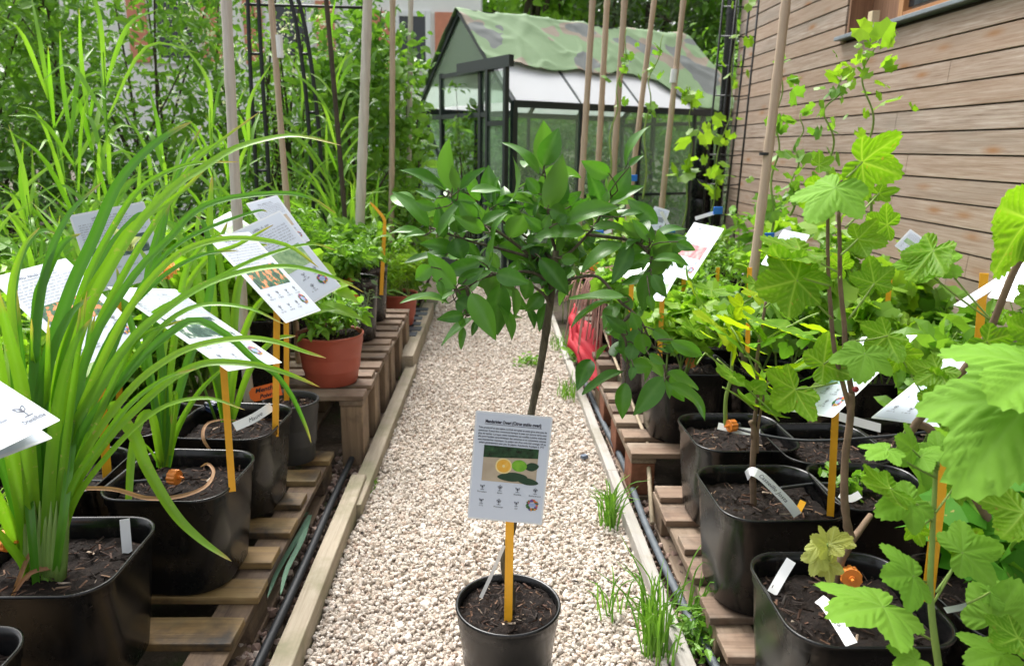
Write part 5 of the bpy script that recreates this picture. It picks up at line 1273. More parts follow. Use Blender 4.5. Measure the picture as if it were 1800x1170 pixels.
# ============================================================ white tags
def tagstrip(label, pts, w, yfun, txt=None, m=None, name="label_tag", flat=False, tsize=.6, tcol=None):
    P3 = [PZ(p[0], p[1], p[2]) if flat else PY(p[0], p[1], p[2]) for p in pts]
    p = catmull(P3, 18); tg = np.gradient(p, axis=0); tg /= np.linalg.norm(tg, axis=1)[:, None]
    vs = []; mb = MB()
    for k in range(18):
        x = nrm(np.cross(tg[k], nrm(nrm(CAMP - p[k]) + V(0, 0, .3)))); vs += [p[k] - x * w / 2, p[k] + x * w / 2]
    mb.add(vs, [[2 * k, 2 * k + 1, 2 * k + 3, 2 * k + 2] for k in range(17)])
    t = thing(name, P3[0], label, "label tag", None)
    o = obj("strip", mb, m or M_white, t); s_ = o.modifiers.new("s", 'SOLIDIFY'); s_.thickness = .0012; s_.offset = 0
    if txt:
        v, f = textmesh(txt, w * tsize, shear=.35); L = np.sum(np.linalg.norm(np.diff(p, axis=0), axis=1)); tw = v[:, 0].max() - v[:, 0].min()
        sc = min(1.0, L * .8 / tw); u = .55 + v[:, 0] / L * sc; idx = np.clip(u, 0, 1) * 17; i0 = np.minimum(idx.astype(int), 16); fr_ = (idx - i0)[:, None]
        C = p[i0] * (1 - fr_) + p[i0 + 1] * fr_; A = tg[i0]; vw = np.array([nrm(nrm(CAMP - q) + V(0, 0, .3)) for q in C]); X = np.cross(A, vw); X /= np.linalg.norm(X, axis=1)[:, None]; Nn = np.cross(X, A)
        w3 = C - X * (v[:, 1:2] - w * tsize * .35) + Nn * .0016
        mb = MB(); q = [a for a in f if len(a) == 4]; tr = [a for a in f if len(a) == 3]
        for a in f:
            if len(a) > 4: tr += [[a[0], a[k], a[k + 1]] for k in range(1, len(a) - 1)]
        mb.add(w3, q, tr); obj("handwriting", mb, tcol or M_ink, t)
    return t
tagstrip("white name tag standing upright in the soil of the big daylily pot", [(219, 912, 1.57), (222, 950, 1.56), (226, 992, 1.545)], .019, None, "No 12", tsize=.3, tcol=M_inkgrey) if False else tagstrip("white name tag standing upright in the soil of the big daylily pot", [(219, 912, 1.57), (222, 950, 1.56), (226, 992, 1.545)], .021, None)
tagstrip("white tag with black handwriting lying on soil beside the two yellow stakes", [(412, 750, 2.20), (445, 735, 2.235), (478, 714, 2.26)], .030, None, "Mxxx" if False else "Mauve")
tagstrip("grey-white tag leaning in the mandarin pot against the trunk", [(845, 1050, 1.53), (866, 1005, 1.56), (886, 958, 1.60)], .0085, None, m=plain("grey_tag", (.38, .37, .35), .6))
tagstrip("long white tag looped around the slim trunk, with handwriting down its tail", [(1312, 836, 1.80), (1322, 828, 1.765), (1340, 838, 1.75), (1365, 862, 1.735), (1388, 886, 1.72), (1402, 905, 1.71)], .024, None, "Casseille Josta")
tagstrip("white tag stuck upright in the back left corner of the nearest right pot", [(1391, 984, 1.43), (1374, 1012, 1.42), (1357, 1042, 1.40)], .021, None)
tagstrip("white tag tied to the brown stem, hanging over the soil, with handwriting", [(1440, 1052, 1.29), (1452, 1062, 1.265), (1474, 1095, 1.22), (1497, 1132, 1.17)], .0225, None, "Andega")
tagstrip("white tag lying on the soil beside the orange dripper in the third right pot", [(1262, 748, 2.20), (1298, 756, 2.18), (1336, 760, 2.16)], .022, None)
tagstrip("white tag lying on the soil of the pot at the lower right corner", [(1662, 1072, 1.25), (1692, 1066, 1.27), (1724, 1056, 1.29)], .012, None)
tagstrip("small yellow tag corner behind the end of the looped white tag", [(1412, 880, 1.76), (1402, 900, 1.74)], .016, None, m=M_yel)
tagstrip("white tag lying on soil under the thin hose, below the icon sign", [(1470, 730, 2.0), (1510, 742, 2.0), (1548, 752, 2.0)], .026, None)
tagstrip("white paper curl on soil beside the foot of the icon sign's stake", [(1476, 868, 1.82), (1494, 876, 1.80), (1512, 868, 1.8)], .02, None)
# orange handwritten tag
t = thing("label_tag", PY(470, 690, 2.36), "orange plastic tag with black handwriting behind the yellow stakes on the left", "label tag")
c0, cx, cy = PY(468, 688, 2.36), nrm(PY(496, 678, 2.36) - PY(440, 692, 2.36)), None
n0 = nrm(CAMP - c0); cy = nrm(np.cross(n0, cx)); n0 = np.cross(cx, cy)
def fro(p): p = np.asarray(p, float); return c0 + p[:, 0:1] * cx + p[:, 1:2] * cy * .9 + p[:, 2:3] * n0
mb = MB(); o = [(-.058, .012), (-.045, .026), (.05, .026), (.05, -.026), (-.045, -.026), (-.058, -.012)]
mb.add(fro([(a, b, 0) for a, b in o] + [(a, b, -.002) for a, b in o]), [[0, 1, 2, 3], [0, 3, 4, 5]] + [[i, i + 6, (i + 1) % 6 + 6, (i + 1) % 6] for i in range(6)]); tg_ = obj("plate", mb, plain("orange_tag", (.78, .14, .02), .5), t)
mb = MB(); addtext(mb, fro, "Menthe", 0, .004, .022, shear=.3, width=.075, bold=.0006); addtext(mb, fro, "Poivrée", .005, -.019, .020, shear=.3, width=.062, bold=.0006); obj("handwriting", mb, M_ink, t)
# blue clips on white strips
for k, (bx, by, wx, wy, y, lab) in enumerate((((1262), 370, 1222, 384, 3.2, "blue clip on a slim white strip, right of the bent white sign"), (1113, 313, 1098, 316, 3.8, "blue clip among the upper right citrus leaves, highest of the blue clips"), (1180, 403, 1162, 372, 3.6, "blue clip left of the bent white sign, behind the citrus branch"), (1053, 411, 1075, 405, 3.4, "blue clip seen just below the right citrus branch"), (1352, 416, 1390, 400, 2.9, "blue clip in front of the brown bamboo cane by the timber wall"))):
    t = thing("clip_label", PY(bx, by, y), lab, "clip label", "blue clips marking pots")
    mb = MB(); d = PY(bx, by, y); mb.box(d, (.045, .008, .032), rz=.3); obj("clip", mb, M_blue, t, bevel=.003)
    mb = MB(); mb.bar(PY(bx, by + 2, y + .01), PY(wx, wy, y + .01), .016, .002, up=(0, -1, .3)); obj("strip", mb, M_white, t)
# ============================================================ drippers and thin hoses
def dripper(label, px, py, y, ax=(1, -.2, 0), s=1.0, m=None):
    c = PY(px, py, y); a = nrm(ax); t = thing("drip_emitter", c, label, "drip emitter", "orange drip emitters")
    u = nrm(np.cross(a, (0, 0, 1))); w = np.cross(u, a); n = 48; ang = np.linspace(0, 2 * math.pi, n, endpoint=False)
    def rg(x, r, rid=0): rr = r * (1 + rid * np.sign(np.sin(ang * 10))); return c + a * x * s + (rr[:, None] * s) * (np.cos(ang)[:, None] * u + np.sin(ang)[:, None] * w)
    mb = MB(); mb.loft([rg(-.013, .003), rg(-.013, .0165, .05), rg(.006, .0175, .05), rg(.008, .0165), rg(.008, .003)]); obj("cap", mb, m or M_orange, t)
    mb = MB(); mb.loft([rg(.008, .0055), rg(.013, .0055), rg(.013, .003), rg(.022, .0026), rg(.022, .0)]); obj("nozzle", mb, m or M_orange, t)
    mb = MB(); mb.loft([rg(-.03, .0), rg(-.03, .006), rg(-.013, .007)]); obj("barb", mb, M_hose, t)
dripper("orange drip emitter on the thin hose in the slim daylily's pot", 308, 838, 1.86, s=1.15)
dripper("orange drip emitter cut by the left picture edge beside the big daylily", 12, 950, 1.47, s=1.25)
dripper("orange drip emitter beside the brown stem in the nearest right pot", 1496, 1014, 1.31, ax=(-.3, -1, .2), s=1.15)
dripper("orange drip emitter lying on a white tag in the third right pot", 1285, 748, 2.18, ax=(-1, -.3, 0), s=1.1)
dripper("orange drip emitter in the pot on the reddish pallet", 1214, 637, 2.82, ax=(-.2, -1, .2), s=1.25)
dripper("orange drip emitter by the tall black round pot on the left, upper of two", 613, 497, 3.70, s=1.5, ax=(-.5, -1, 0))
dripper("orange drip emitter by the tall black round pot on the left, lower of two", 622, 524, 3.62, s=1.4, ax=(.5, -1, 0))
dripper("orange drip emitter far back on the right above the red bag", 1044, 466, 3.9, s=1.6, ax=(-.2, -1, 0))
dripper("dark blue drip emitter on the pot with the name tag and two yellow stakes", 375, 716, 2.42, ax=(1, -.4, -.3), s=1.2, m=plain("navy_plastic", (.01, .02, .07), .4))
def thin(label, pts, flat=True, r=.0042):
    P3 = [PY(*p) for p in pts]; mb = MB(); mb.tube(catmull(P3, 30), r, 8); tag(obj("drip_hose", mb, M_hose, base=P3[0], smooth=True), label, "hose")
thin("thin black drip hose running to the orange emitter of the slim daylily's pot", [(100, 850, 1.95), (150, 845, 1.93), (230, 846, 1.90), (300, 840, 1.86)])
thin("thin black drip hose along the back rim of the pots with the name tag", [(200, 708, 2.50), (290, 706, 2.47), (340, 712, 2.45), (370, 715, 2.43)])
thin("thin black drip hose crossing the second row of right pots below the icon sign", [(1295, 752, 2.18), (1330, 762, 2.12), (1400, 773, 2.04), (1470, 773, 2.02), (1560, 766, 2.02), (1640, 758, 2.02)])
thin("thin black drip hose ending in a dark plug behind the looped white tag", [(1372, 858, 1.80), (1400, 854, 1.84), (1440, 850, 1.86), (1520, 852, 1.86), (1600, 858, 1.86)], r=.0048)
# ============================================================ shrubs, trees, reeds, vines and the other plants
def tmpl_leaf(w=.45, fold=.12, droop=.12):
    v = [(0, 0, 0)]
    for y, k in ((.3, .85), (.65, .8)): v += [(-w / 2 * k, y, fold * w), (0, y, -droop * y * y), (w / 2 * k, y, fold * w)]
    v.append((0, 1, -droop * 1.2))
    return np.array(v, float), [[1, 2, 5, 4], [2, 3, 6, 5]], [[0, 2, 1], [0, 3, 2], [4, 5, 7], [5, 6, 7]], np.array([(.5, 0), (0, .3), (.5, .3), (1, .3), (0, .65), (.5, .65), (1, .65), (.5, .88)])
def tmpl_lobed(n=5, seed=0):
    pts = []; m = 15
    for k in range(m):
        a = math.radians(-150 + 300 * k / (m - 1)); l = (1, .80)[k % 2]; l *= .62 + .38 * math.cos(a / 2)
        pts.append((math.sin(a) * l * .75, math.cos(a) * l * .85 + .15, -.18 * l * abs(math.sin(a * 1.5))))
    v = [(0, .1, .04)] + pts
    return np.array(v, float), [], [[0, k + 2, k + 1] for k in range(m - 1)], np.array([(.5, .3)] * (m + 1))
TL, TLN, TLW, TV = tmpl_leaf(.50), tmpl_leaf(.26), tmpl_leaf(.72), tmpl_lobed()
def cloud(mb, T, ctr, per, spread, size, r, up=.5, hang=.15, var=.3):
    ctr = np.asarray(ctr, float); n = len(ctr) * per
    p = np.repeat(ctr, per, 0) + r.normal(0, 1, (n, 3)) * np.asarray(spread)
    Z = r.normal(0, 1, (n, 3)) + V(0, -.2, up * 2); Z /= np.linalg.norm(Z, axis=1)[:, None]
    Y = r.normal(0, 1, (n, 3)) + V(0, 0, -hang * 2); Y -= Z * np.sum(Y * Z, 1)[:, None]; Y /= np.linalg.norm(Y, axis=1)[:, None]
    s = (size * np.exp(r.normal(0, var, n)))[:, None]
    mb.inst(T, p, np.cross(Y, Z) * s, Y * s, Z * s)
M_gA = leafmat("shrub_leaf", (.10, .24, .028), (.18, .36, .045), .42, .32, mott=.1)
M_gB = leafmat("bright_shrub_leaf", (.12, .28, .025), (.20, .39, .04), .45, .42, mott=.1)
M_gC = leafmat("grey_green_leaf", (.12, .19, .10), (.20, .27, .15), .55, .30, mott=.1)
M_gD = leafmat("lime_leaf", (.19, .38, .02), (.29, .48, .04), .45, .45, mott=.1)
M_gE = leafmat("deep_green_leaf", (.06, .16, .022), (.11, .25, .035), .40, .25, mott=.1)
M_reed = leafmat("reed_blade", (.13, .32, .02), (.24, .44, .045), .42, .45, mott=.08, tip=(.3, .32, .06))
M_twig = plain("grey_twig", (.075, .06, .045), .9, .2, .3)
M_bloss = leafmat("white_blossom", (.72, .74, .70), (.8, .8, .78), .6, .3, mott=.05)
def crown_points(c, rad, n, r, inner=.45):
    d = r.normal(0, 1, (n, 3)); d /= np.linalg.norm(d, axis=1)[:, None]
    k = (inner + (1 - inner) * r.random(n) ** .6)[:, None]
    return np.asarray(c) + d * k * np.asarray(rad)
def woody(name, label, cat, x, y, h, w, K, per, size, mat, T=TL, trunk=.03, low=.12, spread=None, group=None, seed=0, limbs=12, blossom=0, dep=.85, single=False):
    r = np.random.default_rng(1000 + seed)
    t = thing(name, (x, y, 0), label, cat, group)
    c = V(x, y, h * (.5 + low / 2)); rad = V(w / 2, w / 2 * dep, h * (.5 - low / 2))
    P = crown_points(c, rad, K, r); lump = np.array([mnoise.noise(Vector(tuple(p * (2.2 / w)))) for p in P]); P = c + (P - c) * (1 + .35 * lump)[:, None]
    P[:, 2] = np.maximum(P[:, 2], .08)
    mb = MB()
    if single: mb.tube(catmull([(x, y, -.05), (x + .1 * w * r.uniform(-1, 1), y, h * .35), (x, y, h * .7)], 10), np.linspace(trunk, trunk * .5, 10), 9)
    for i in range(limbs):
        e = P[r.integers(0, K)]; b = V(x + r.normal(0, .06) * (not single), y + r.normal(0, .06) * (not single), h * r.uniform(.2, .5) if single else 0)
        mb.tube(catmull([b, b * .6 + e * .4 + r.normal(0, .06, 3) * w + V(0, 0, h * .1), e], 9), np.linspace(trunk * (.5 if single else .6), trunk * .15, 9), 6)
    obj("trunk" if single else "branches", mb, M_twig, t, smooth=True)
    mb = MB(); sp = spread if spread is not None else w * .085
    cloud(mb, T, P, per, sp, size, r); obj("crown" if single else "foliage", mb, mat, t)
    if blossom:
        mb = MB(); Q = P[r.random(K) < .6]; Q = Q[Q[:, 2] > h * .45]; F = Q[:blossom] + r.normal(0, .05, (len(Q[:blossom]), 3)); cloud(mb, TLW, F, 26, .06, .028, r); obj("blossom", mb, M_bloss, t)
    return t
GHG = "shrubs along the left boundary"
woody("leafy_shrub", "dark leafy shrub filling the top left corner of the picture", "shrub", -3.95, 5.9, 3.5, 2.3, 210, 26, .075, M_gA, seed=1, limbs=24, group=GHG)
woody("leafy_shrub", "dark shrub behind the reeds, second from the left picture edge", "shrub", -2.75, 6.1, 3.4, 1.9, 190, 26, .07, M_gA, seed=2, limbs=24, group=GHG)
woody("flowering_shrub", "white flowering shrub behind the tall reed at upper left", "shrub", -1.95, 6.7, 3.5, 1.6, 150, 20, .065, M_gB, seed=3, limbs=20, blossom=46, group=GHG)
woody("leafy_shrub", "deep green shrub behind the black garden arch", "shrub", -1.25, 6.9, 2.5, 1.3, 110, 20, .07, M_gE, seed=4, group=GHG)
woody("leafy_shrub", "bright green shrub between the thick pale cane and the greenhouse", "shrub", -.98, 5.9, 2.4, .85, 110, 20, .08, M_gA, T=TLW, seed=5, group=GHG)
woody("leafy_shrub", "low deep green shrub under the white flowering shrub", "shrub", -2.3, 5.4, 1.25, 1.7, 120, 24, .06, M_gE, seed=6, group=GHG)
woody("leafy_shrub", "low dark shrub at the left edge behind the grass clumps", "shrub", -3.7, 5.0, 1.5, 1.9, 140, 24, .065, M_gE, seed=7, group=GHG)
woody("leafy_shrub", "tall dark shrub far left, farthest behind the others", "shrub", -5.6, 7.2, 3.8, 2.6, 150, 22, .09, M_gA, seed=8, group=GHG)
woody("leafy_shrub", "pale green bush left of the open greenhouse door", "shrub", -.80, 6.6, 2.0, .46, 40, 12, .085, M_gB, T=TLW, seed=9, low=.3, group=GHG)
woody("leafy_shrub", "light green bush low beside the greenhouse, behind the small red pot", "shrub", -.72, 5.7, 1.05, .7, 80, 18, .06, M_gB, seed=10, group=GHG)
# trees behind
GT = "trees beyond the garden"
woody("broadleaf_tree", "mid green tree rising behind the greenhouse ridge, left one", "tree", .9, 18.5, 9, 5.2, 230, 30, .26, M_gB, trunk=.16, low=.12, seed=20, single=True, group=GT)
woody("olive_tree", "pale grey-green tree behind the middle of the greenhouse roof", "tree", 3.3, 17, 6.2, 3.4, 190, 34, .17, M_gC, T=TLN, trunk=.13, low=.15, seed=21, single=True, group=GT)
woody("broadleaf_tree", "dark tree behind the house corner and downpipe", "tree", 5.2, 16, 8.5, 3.6, 200, 30, .20, M_gA, trunk=.16, low=.1, seed=22, single=True, group=GT)
woody("broadleaf_tree", "mid green tree behind the white house, at the top left of the roof", "tree", -9.5, 17, 9, 5.5, 200, 30, .25, M_gA, trunk=.16, low=.1, seed=23, single=True, group=GT)
woody("broadleaf_tree", "tall mid green tree between the white house and the pale grey-green tree", "tree", 2.0, 23, 11, 6, 220, 30, .30, M_gA, trunk=.2, low=.15, seed=24, single=True, group=GT)
woody("broadleaf_tree", "farthest dark tree behind the downpipe, seen against the sky", "tree", 7.2, 22, 9, 5, 170, 30, .3, M_gE, trunk=.2, low=.2, seed=25, single=True, group=GT)
GB2 = "bushes behind the greenhouse"
for k, (x, y, h, w, m, lb) in enumerate(((-.3, 11.2, 2.3, 2.2, M_gB, "bright bush behind the left part of the greenhouse"), (1.6, 12, 2.6, 2.6, M_gA, "dark bush behind the middle of the greenhouse"), (3.6, 11.5, 2.8, 2.4, M_gB, "bright bush behind the right end of the greenhouse"), (-2.4, 10.5, 2.2, 2.2, M_gA, "dark bush in front of the white house"))):
    woody("leafy_shrub", lb, "shrub", x, y, h, w, 130, 24, .11, m, seed=30 + k, group=GB2)
for k, (a, g, lb) in enumerate(((.5, .55, "nearest"), (1.4, .6, "middle"), (2.3, .7, "farthest"))):
    p = G(a, g, 0); woody("tomato_plant", f"bright leafy plant growing inside the greenhouse, {lb} from the door", "plant", p[0], p[1], 1.35, .62, 40, 16, .075, M_gB, seed=40 + k, trunk=.012, group="plants inside the greenhouse")
p = G(.25, 1.02, 0)
woody("potted_shrub", "thin tall shrub in the open greenhouse doorway", "plant", p[0] - .12, p[1] - .1, 1.95, .5, 26, 12, .07, M_gA, seed=45, trunk=.018, low=.45)
t = pot_round("round_pot", .3, .28, plain("brown_pot", (.16, .07, .05), .6, var=.2), 46, "brown pot on a small wooden stool in the greenhouse doorway"); t.location = (p[0] - .12, p[1] - .12, .55); ORIG[t.name] = V(*t.location)
t = thing("wooden_stool", (p[0] - .12, p[1] - .12, 0), "small dark wooden stool in the greenhouse doorway", "stool")
mb = MB(); mb.box((p[0] - .12, p[1] - .12, .53), (.34, .34, .035)); obj("seat", mb, M_strY, t)
for sx in (-1, 1):
    for sy in (-1, 1): mb = MB(); mb.box((p[0] - .12 + sx * .13, p[1] - .12 + sy * .13, .256), (.04, .04, .51)); obj("leg", mb, M_strY, t)
# ------------------------------------------------------------ reeds and grassy clumps on the left
def reed(label, x, y, h, nst, seed, spread=.22, blen=.42, lean=.12, mat=None, bw=.02):
    r = np.random.default_rng(2000 + seed); t = thing("reed_clump", (x, y, 0), label, "reed", "tall reeds and grasses on the left")
    st, bl = MB(), MB()
    for i in range(nst):
        b = V(x + spread * .4 * np.clip(r.normal(), -1.3, 1.3), y + spread * .4 * np.clip(r.normal(), -1.3, 1.3), .0); hh = h * r.uniform(.6, 1.05); e = b + V(r.normal(0, lean) * hh, r.normal(0, lean) * hh, hh)
        c = catmull([b, (b + e) / 2 + r.normal(0, .02, 3), e], 14); st.tube(c, np.linspace(.0055, .002, 14), 5)
        nb = int(6 + hh * 5); a0 = r.uniform(0, 6)
        for k in range(nb):
            f = .22 + .78 * (k + .5) / nb; q = c[int(f * 13)]; a = a0 + k * math.pi + r.normal(0, .5); L = blen * r.uniform(.6, 1.15) * (1.1 - .35 * f)
            d = V(math.cos(a), math.sin(a) * .8, 0); el = r.uniform(.7, 1.5)
            p1 = q + d * L * .45 + V(0, 0, L * el * .55); p2 = p1 + d * L * .5 + V(0, 0, L * r.uniform(-.25, .45))
            blade(bl, [q, p1, p2], bw * r.uniform(.7, 1.2), fold=.25, nv=9, base_w=.5, tipp=.9, tw=r.uniform(-.6, .6), nsec=2)
        blade(bl, [c[12], e + V(0, 0, blen * .3), e + V(r.normal(0, .08), r.normal(0, .05), blen * .75)], bw, fold=.25, nv=9, base_w=.5, tipp=.9, nsec=2)
    obj("stems", st, mat or M_reed, t, smooth=True); obj("blades", bl, mat or M_reed, t, smooth=True)
p_ = lambda px, y: (PY(px, 300, y)[0], y)
reed("tall reed with broad blades reaching the top edge at upper left", *p_(205, 3.5), 1.75, 5, 1, spread=.3, blen=.46)
reed("reed clump left of the tall reed, near the left picture edge", *p_(60, 3.3), 1.15, 7, 2, spread=.4, blen=.36)
reed("reed clump right of the tall reed, in front of the white flowers", *p_(300, 3.7), 1.35, 4, 3, spread=.3, blen=.40)
reed("reed clump between the two thick canes on the left", -1.42, 3.65, 1.45, 4, 4, spread=.3, blen=.40)
reed("tall slim reed in front of the black garden arch", *p_(545, 4.8), 1.95, 4, 5, spread=.25, blen=.42)
reed("low reed clump behind the foot of the thick pale cane", *p_(585, 4.9), .95, 7, 6, spread=.3, blen=.36)
reed("short grassy clump at the far left edge", *p_(-40, 2.9), .85, 9, 7, spread=.4, blen=.36)
reed("short grassy clump behind the wide white sign", *p_(150, 3.0), .80, 9, 8, spread=.4, blen=.34)
reed("grassy clump right of the wide white sign", -1.62, 3.05, .80, 8, 9, spread=.35, blen=.34)
reed("grassy clump behind the orange flower sign", -1.45, 3.35, .85, 8, 10, spread=.35, blen=.34)
reed("grassy clump in front of the low shrub, far behind the big terracotta pot", *p_(560, 4.6), .95, 8, 11, spread=.4, blen=.36)
reed("farthest grassy clump left of the small far terracotta pot", *p_(585, 5.6), 1.0, 8, 12, spread=.4, blen=.4)
reed("far grassy clump under the shrubs at the left", *p_(250, 4.6), .95, 9, 13, spread=.6, blen=.4)
reed("far grassy clump under the dark shrub at the left edge", *p_(80, 4.4), .95, 9, 14, spread=.6, blen=.4)
# ------------------------------------------------------------ leafy perennials in pots
def perennial(label, x, y, z0, h, w, nst, mat, T, size, seed, name="leafy_plant", cat="plant", group=None, per=7, st_m=None, up=.6, lean=.3):
    r = np.random.default_rng(3000 + seed); t = thing(name, (x, y, z0), label, cat, group); st, lf = MB(), MB(); C = []
    for i in range(nst):
        b = V(x + r.normal(0, w * .12), y + r.normal(0, w * .12), z0 - .02); a = r.uniform(0, 6.28); hh = h * r.uniform(.55, 1.05); e = b + V(math.cos(a) * w * .5 * r.random() ** .5, math.sin(a) * w * .5 * r.random() ** .5, hh)
        c = catmull([b, b * .4 + e * .6 + V(0, 0, hh * .12), e], 12); st.tube(c, np.linspace(.0042, .0016, 12), 5); C.append(c[4:])
    C = np.concatenate(C); cloud(lf, T, C, per, (.03, .03, .012), size, r, up=up, hang=.05)
    obj("stems", st, st_m or M_stem_g, t, smooth=True); obj("foliage", lf, mat, t); return t
GL_ = "leafy plants in the left pots"
LP = [("bushy lime green plant low in the left outer rows", -1.62, 2.9, .1, .62, .6, M_gD, TL, .075), ("bushy plant behind the wide white sign", -1.95, 3.1, .05, .8, .7, M_gB, TL, .075), ("leafy plant left of the orange flower sign's stake", -1.16, 2.86, .38, .42, .45, M_gD, TL, .07), ("leafy plant right behind the pale green leaf sign", -1.02, 3.06, .60, .30, .42, M_gD, TLW, .085),
      ("low leafy plant behind the rear daylily", -1.45, 2.95, .05, .78, .5, M_gB, TL, .07), ("feathery leafy plant in the black pot under the orange drippers", -1.02, 3.72, .62, .42, .5, M_gB, TLN, .06), ("leafy plant in the tall black pot", -.72, 3.76, .63, .20, .3, M_gB, TL, .045), ("leafy plant in the black pot with the bare stake", -.73, 4.2, .63, .25, .35, M_gB, TL, .05),
      ("bushy plant at the left picture edge between the two signs", -2.0, 2.5, .05, .85, .7, M_gD, TL, .08), ("tall leafy plant behind the orange tag", -1.40, 3.5, .02, .9, .6, M_gD, TL, .085), ("broad leafy plant left of the far reed clump", -1.75, 3.9, .05, .95, .8, M_gB, TL, .08), ("broad leafy plant under the white flowering shrub", -2.5, 4.3, .02, .95, 1.0, M_gB, TL, .09),
      ("broad leafy plant far left under the dark shrub", -3.1, 3.9, .02, .95, 1.0, M_gD, TL, .085), ("leafy plant by the thick pale cane", -1.2, 4.4, .1, .75, .7, M_gB, TL, .07), ("leafy plant near the far reed clump", -1.05, 5.0, .05, .85, .8, M_gB, TL, .07), ("low leafy plant left of the path's far end", -.80, 5.5, .05, .5, .4, M_gB, TL, .05),
      ("lime green plant behind the big daylily's pot", -1.5, 1.97, .38, .34, .4, M_gD, TL, .06), ("lime plant behind the hidden pot left of the name tag pot", -1.5, 2.38, .38, .34, .4, M_gD, TL, .065)]
for k, (lb, x, y, z, h, w, m, T, s) in enumerate(LP): perennial(lb, x, y, z, h, w, 13, m, T, s, k, group=GL_)
# the mint in the big terracotta pot
t = perennial("mint-like plant with broad pale leaves in the big terracotta pot", -.69, 3.03, .525, .20, .30, 10, M_gB, TL, .045, 60, per=5)
r = np.random.default_rng(77); mb = MB()
for bx, by, tx, ty, w in ((560, 500, 632, 535, 26), (545, 540, 640, 565, 24), (560, 530, 500, 520, 30), (590, 480, 545, 470, 26), (530, 560, 590, 545, 24), (585, 515, 620, 500, 22), (540, 520, 520, 480, 26)):
    B, T = PY(bx, by, 2.95), PY(tx, ty, 2.88); leaf(mb, B, T, w / FPX * 3, facing(B, .8), fold=.2, arch=.12, seed=bx)
obj("broad_leaves", mb, M_gD, t, smooth=True)
perennial("feathery bright green herb in the small far terracotta pot", -.64, 4.86, .34, .34, .36, 26, M_gD, TLN, .045, 61, name="feathery_herb", cat="herb", per=8)
t = thing("trailing_plant", PY(655, 520, 3.55), "small-leaved trailing shoot hanging over the tall black pot", "plant"); mb, lf = MB(), MB(); pts = catmull([PY(650, 510, 3.62), PY(640, 545, 3.5), PY(600, 575, 3.35)], 24); mb.tube(pts, .002, 5); cloud(lf, TL, pts, 5, .02, .024, r); obj("stem", mb, M_stem_g, t); obj("foliage", lf, M_gC, t)
# ------------------------------------------------------------ plants in the right-hand pots
GRP = "leafy plants in the packed pots at the back right"
protos = [perennial("young leafy plant in the packed black pots at the back right", 0, 0, 0, .34, .34, 5, M_gB, TV, .062, 80, per=2, group=GRP), perennial("young leafy plant in the packed black pots at the back right", 0, 0, 0, .42, .36, 5, M_gD, TV, .070, 81, per=2, group=GRP),
          perennial("young leafy plant in the packed black pots at the back right", 0, 0, 0, .28, .32, 6, M_gB, TL, .052, 82, per=3, group=GRP), perennial("young leafy plant in the packed black pots at the back right", 0, 0, 0, .55, .34, 4, M_gB, TL, .06, 83, per=3, group=GRP)]
spots = [(1.06, 3.16, .44), (1.41, 3.16, .44), (.71, 3.62, .51), (1.06, 3.62, .51), (1.41, 3.62, .51), (.71, 4.02, .51), (1.06, 4.02, .51), (1.41, 4.02, .51), (1.06, 4.42, .51), (1.41, 4.42, .51), (1.44, 2.68, .44), (1.10, 2.75, .44)]
spots += [(x, y, .24) for y in (2.6, 3.0, 3.4, 3.8, 4.3, 4.8) for x in (1.80, 2.12)] + [(1.80, 2.2, .24)]
used = set()
for k, (x, y, z) in enumerate(spots):
    pr = protos[(k * 7 + k // 3) % 4]
    if pr.name in used: o = copy_tree(pr, (x, y, z), rz=k * 1.3)
    else: o = pr; used.add(pr.name); o.location = (x, y, z); o.rotation_euler = (0, 0, k * 1.3)
    s = .85 + .4 * ((k * 37) % 10) / 10; o.scale = (s, s, s)
    if k in (5, 6): o.scale = (s * .6,) * 3
GR2 = "fuller leafy plants on the right"
for k, a in enumerate([("broad-leaved plant behind the icon sign, in the shady pot", 1.36, 2.17, .39, .40, .36, M_gB, TLW, .085), ("leafy plant right behind the glossy white sign", 1.75, 1.95, .2, .62, .5, M_gB, TL, .075), ("tall leafy plant against the timber wall at the right edge", 2.1, 2.5, .25, .62, .5, M_gB, TL, .07), ("bright plant in front of the timber wall, right of the rear canes", 1.85, 3.6, .3, .65, .55, M_gD, TV, .08),
      ("leafy plant in the pot with two yellow stakes", .70, 3.2, .44, .34, .38, M_gB, TV, .07), ("lime leafed plant in the pot with one orange dripper", .765, 2.80, .45, .36, .26, M_gD, TV, .06), ("bright leafy growth at the far end of the right rows", 1.1, 5.0, .1, .8, .7, M_gD, TV, .07), ("bright leafy growth by the ribbed drain pipe", 1.75, 5.9, .05, .55, .7, M_gB, TV, .075),
      ("pale leafy growth in front of the greenhouse's long side", .95, 6.0, .02, .85, .8, M_gB, TV, .07), ("low leafy growth between the path's end and the greenhouse", .55, 5.6, .02, .75, .5, M_gB, TV, .07), ("tall leafy plant by the foot of the black trellis", 2.05, 5.6, .02, .7, .7, M_gB, TV, .08), ("leafy plant under the bamboo cane by the wall", 1.45, 3.0, .4, .55, .5, M_gD, TV, .075)]):
    perennial(*a[:6], 7, *a[6:8], a[8] * .85, 100 + k, group=GR2, per=4)
perennial("tiny pruned seedling beside the foot of the icon sign's stake", *PZ(1508, 870, .385), .09, .07, 4, M_gB, TV, .022, 130, name="seedling", cat="seedling", per=1)
perennial("drooping toothed-leaf plant in the pot at the lower right corner", 1.12, 1.33, .38, .36, .32, 6, M_cur_d, TV, .085, 131, per=2)
perennial("small weed seedling sprouting in the lower left pot beside the drip emitter", *PZ(12, 915, .385), .06, .10, 5, M_gD, TLN, .03, 132, name="seedling", cat="seedling", per=3)
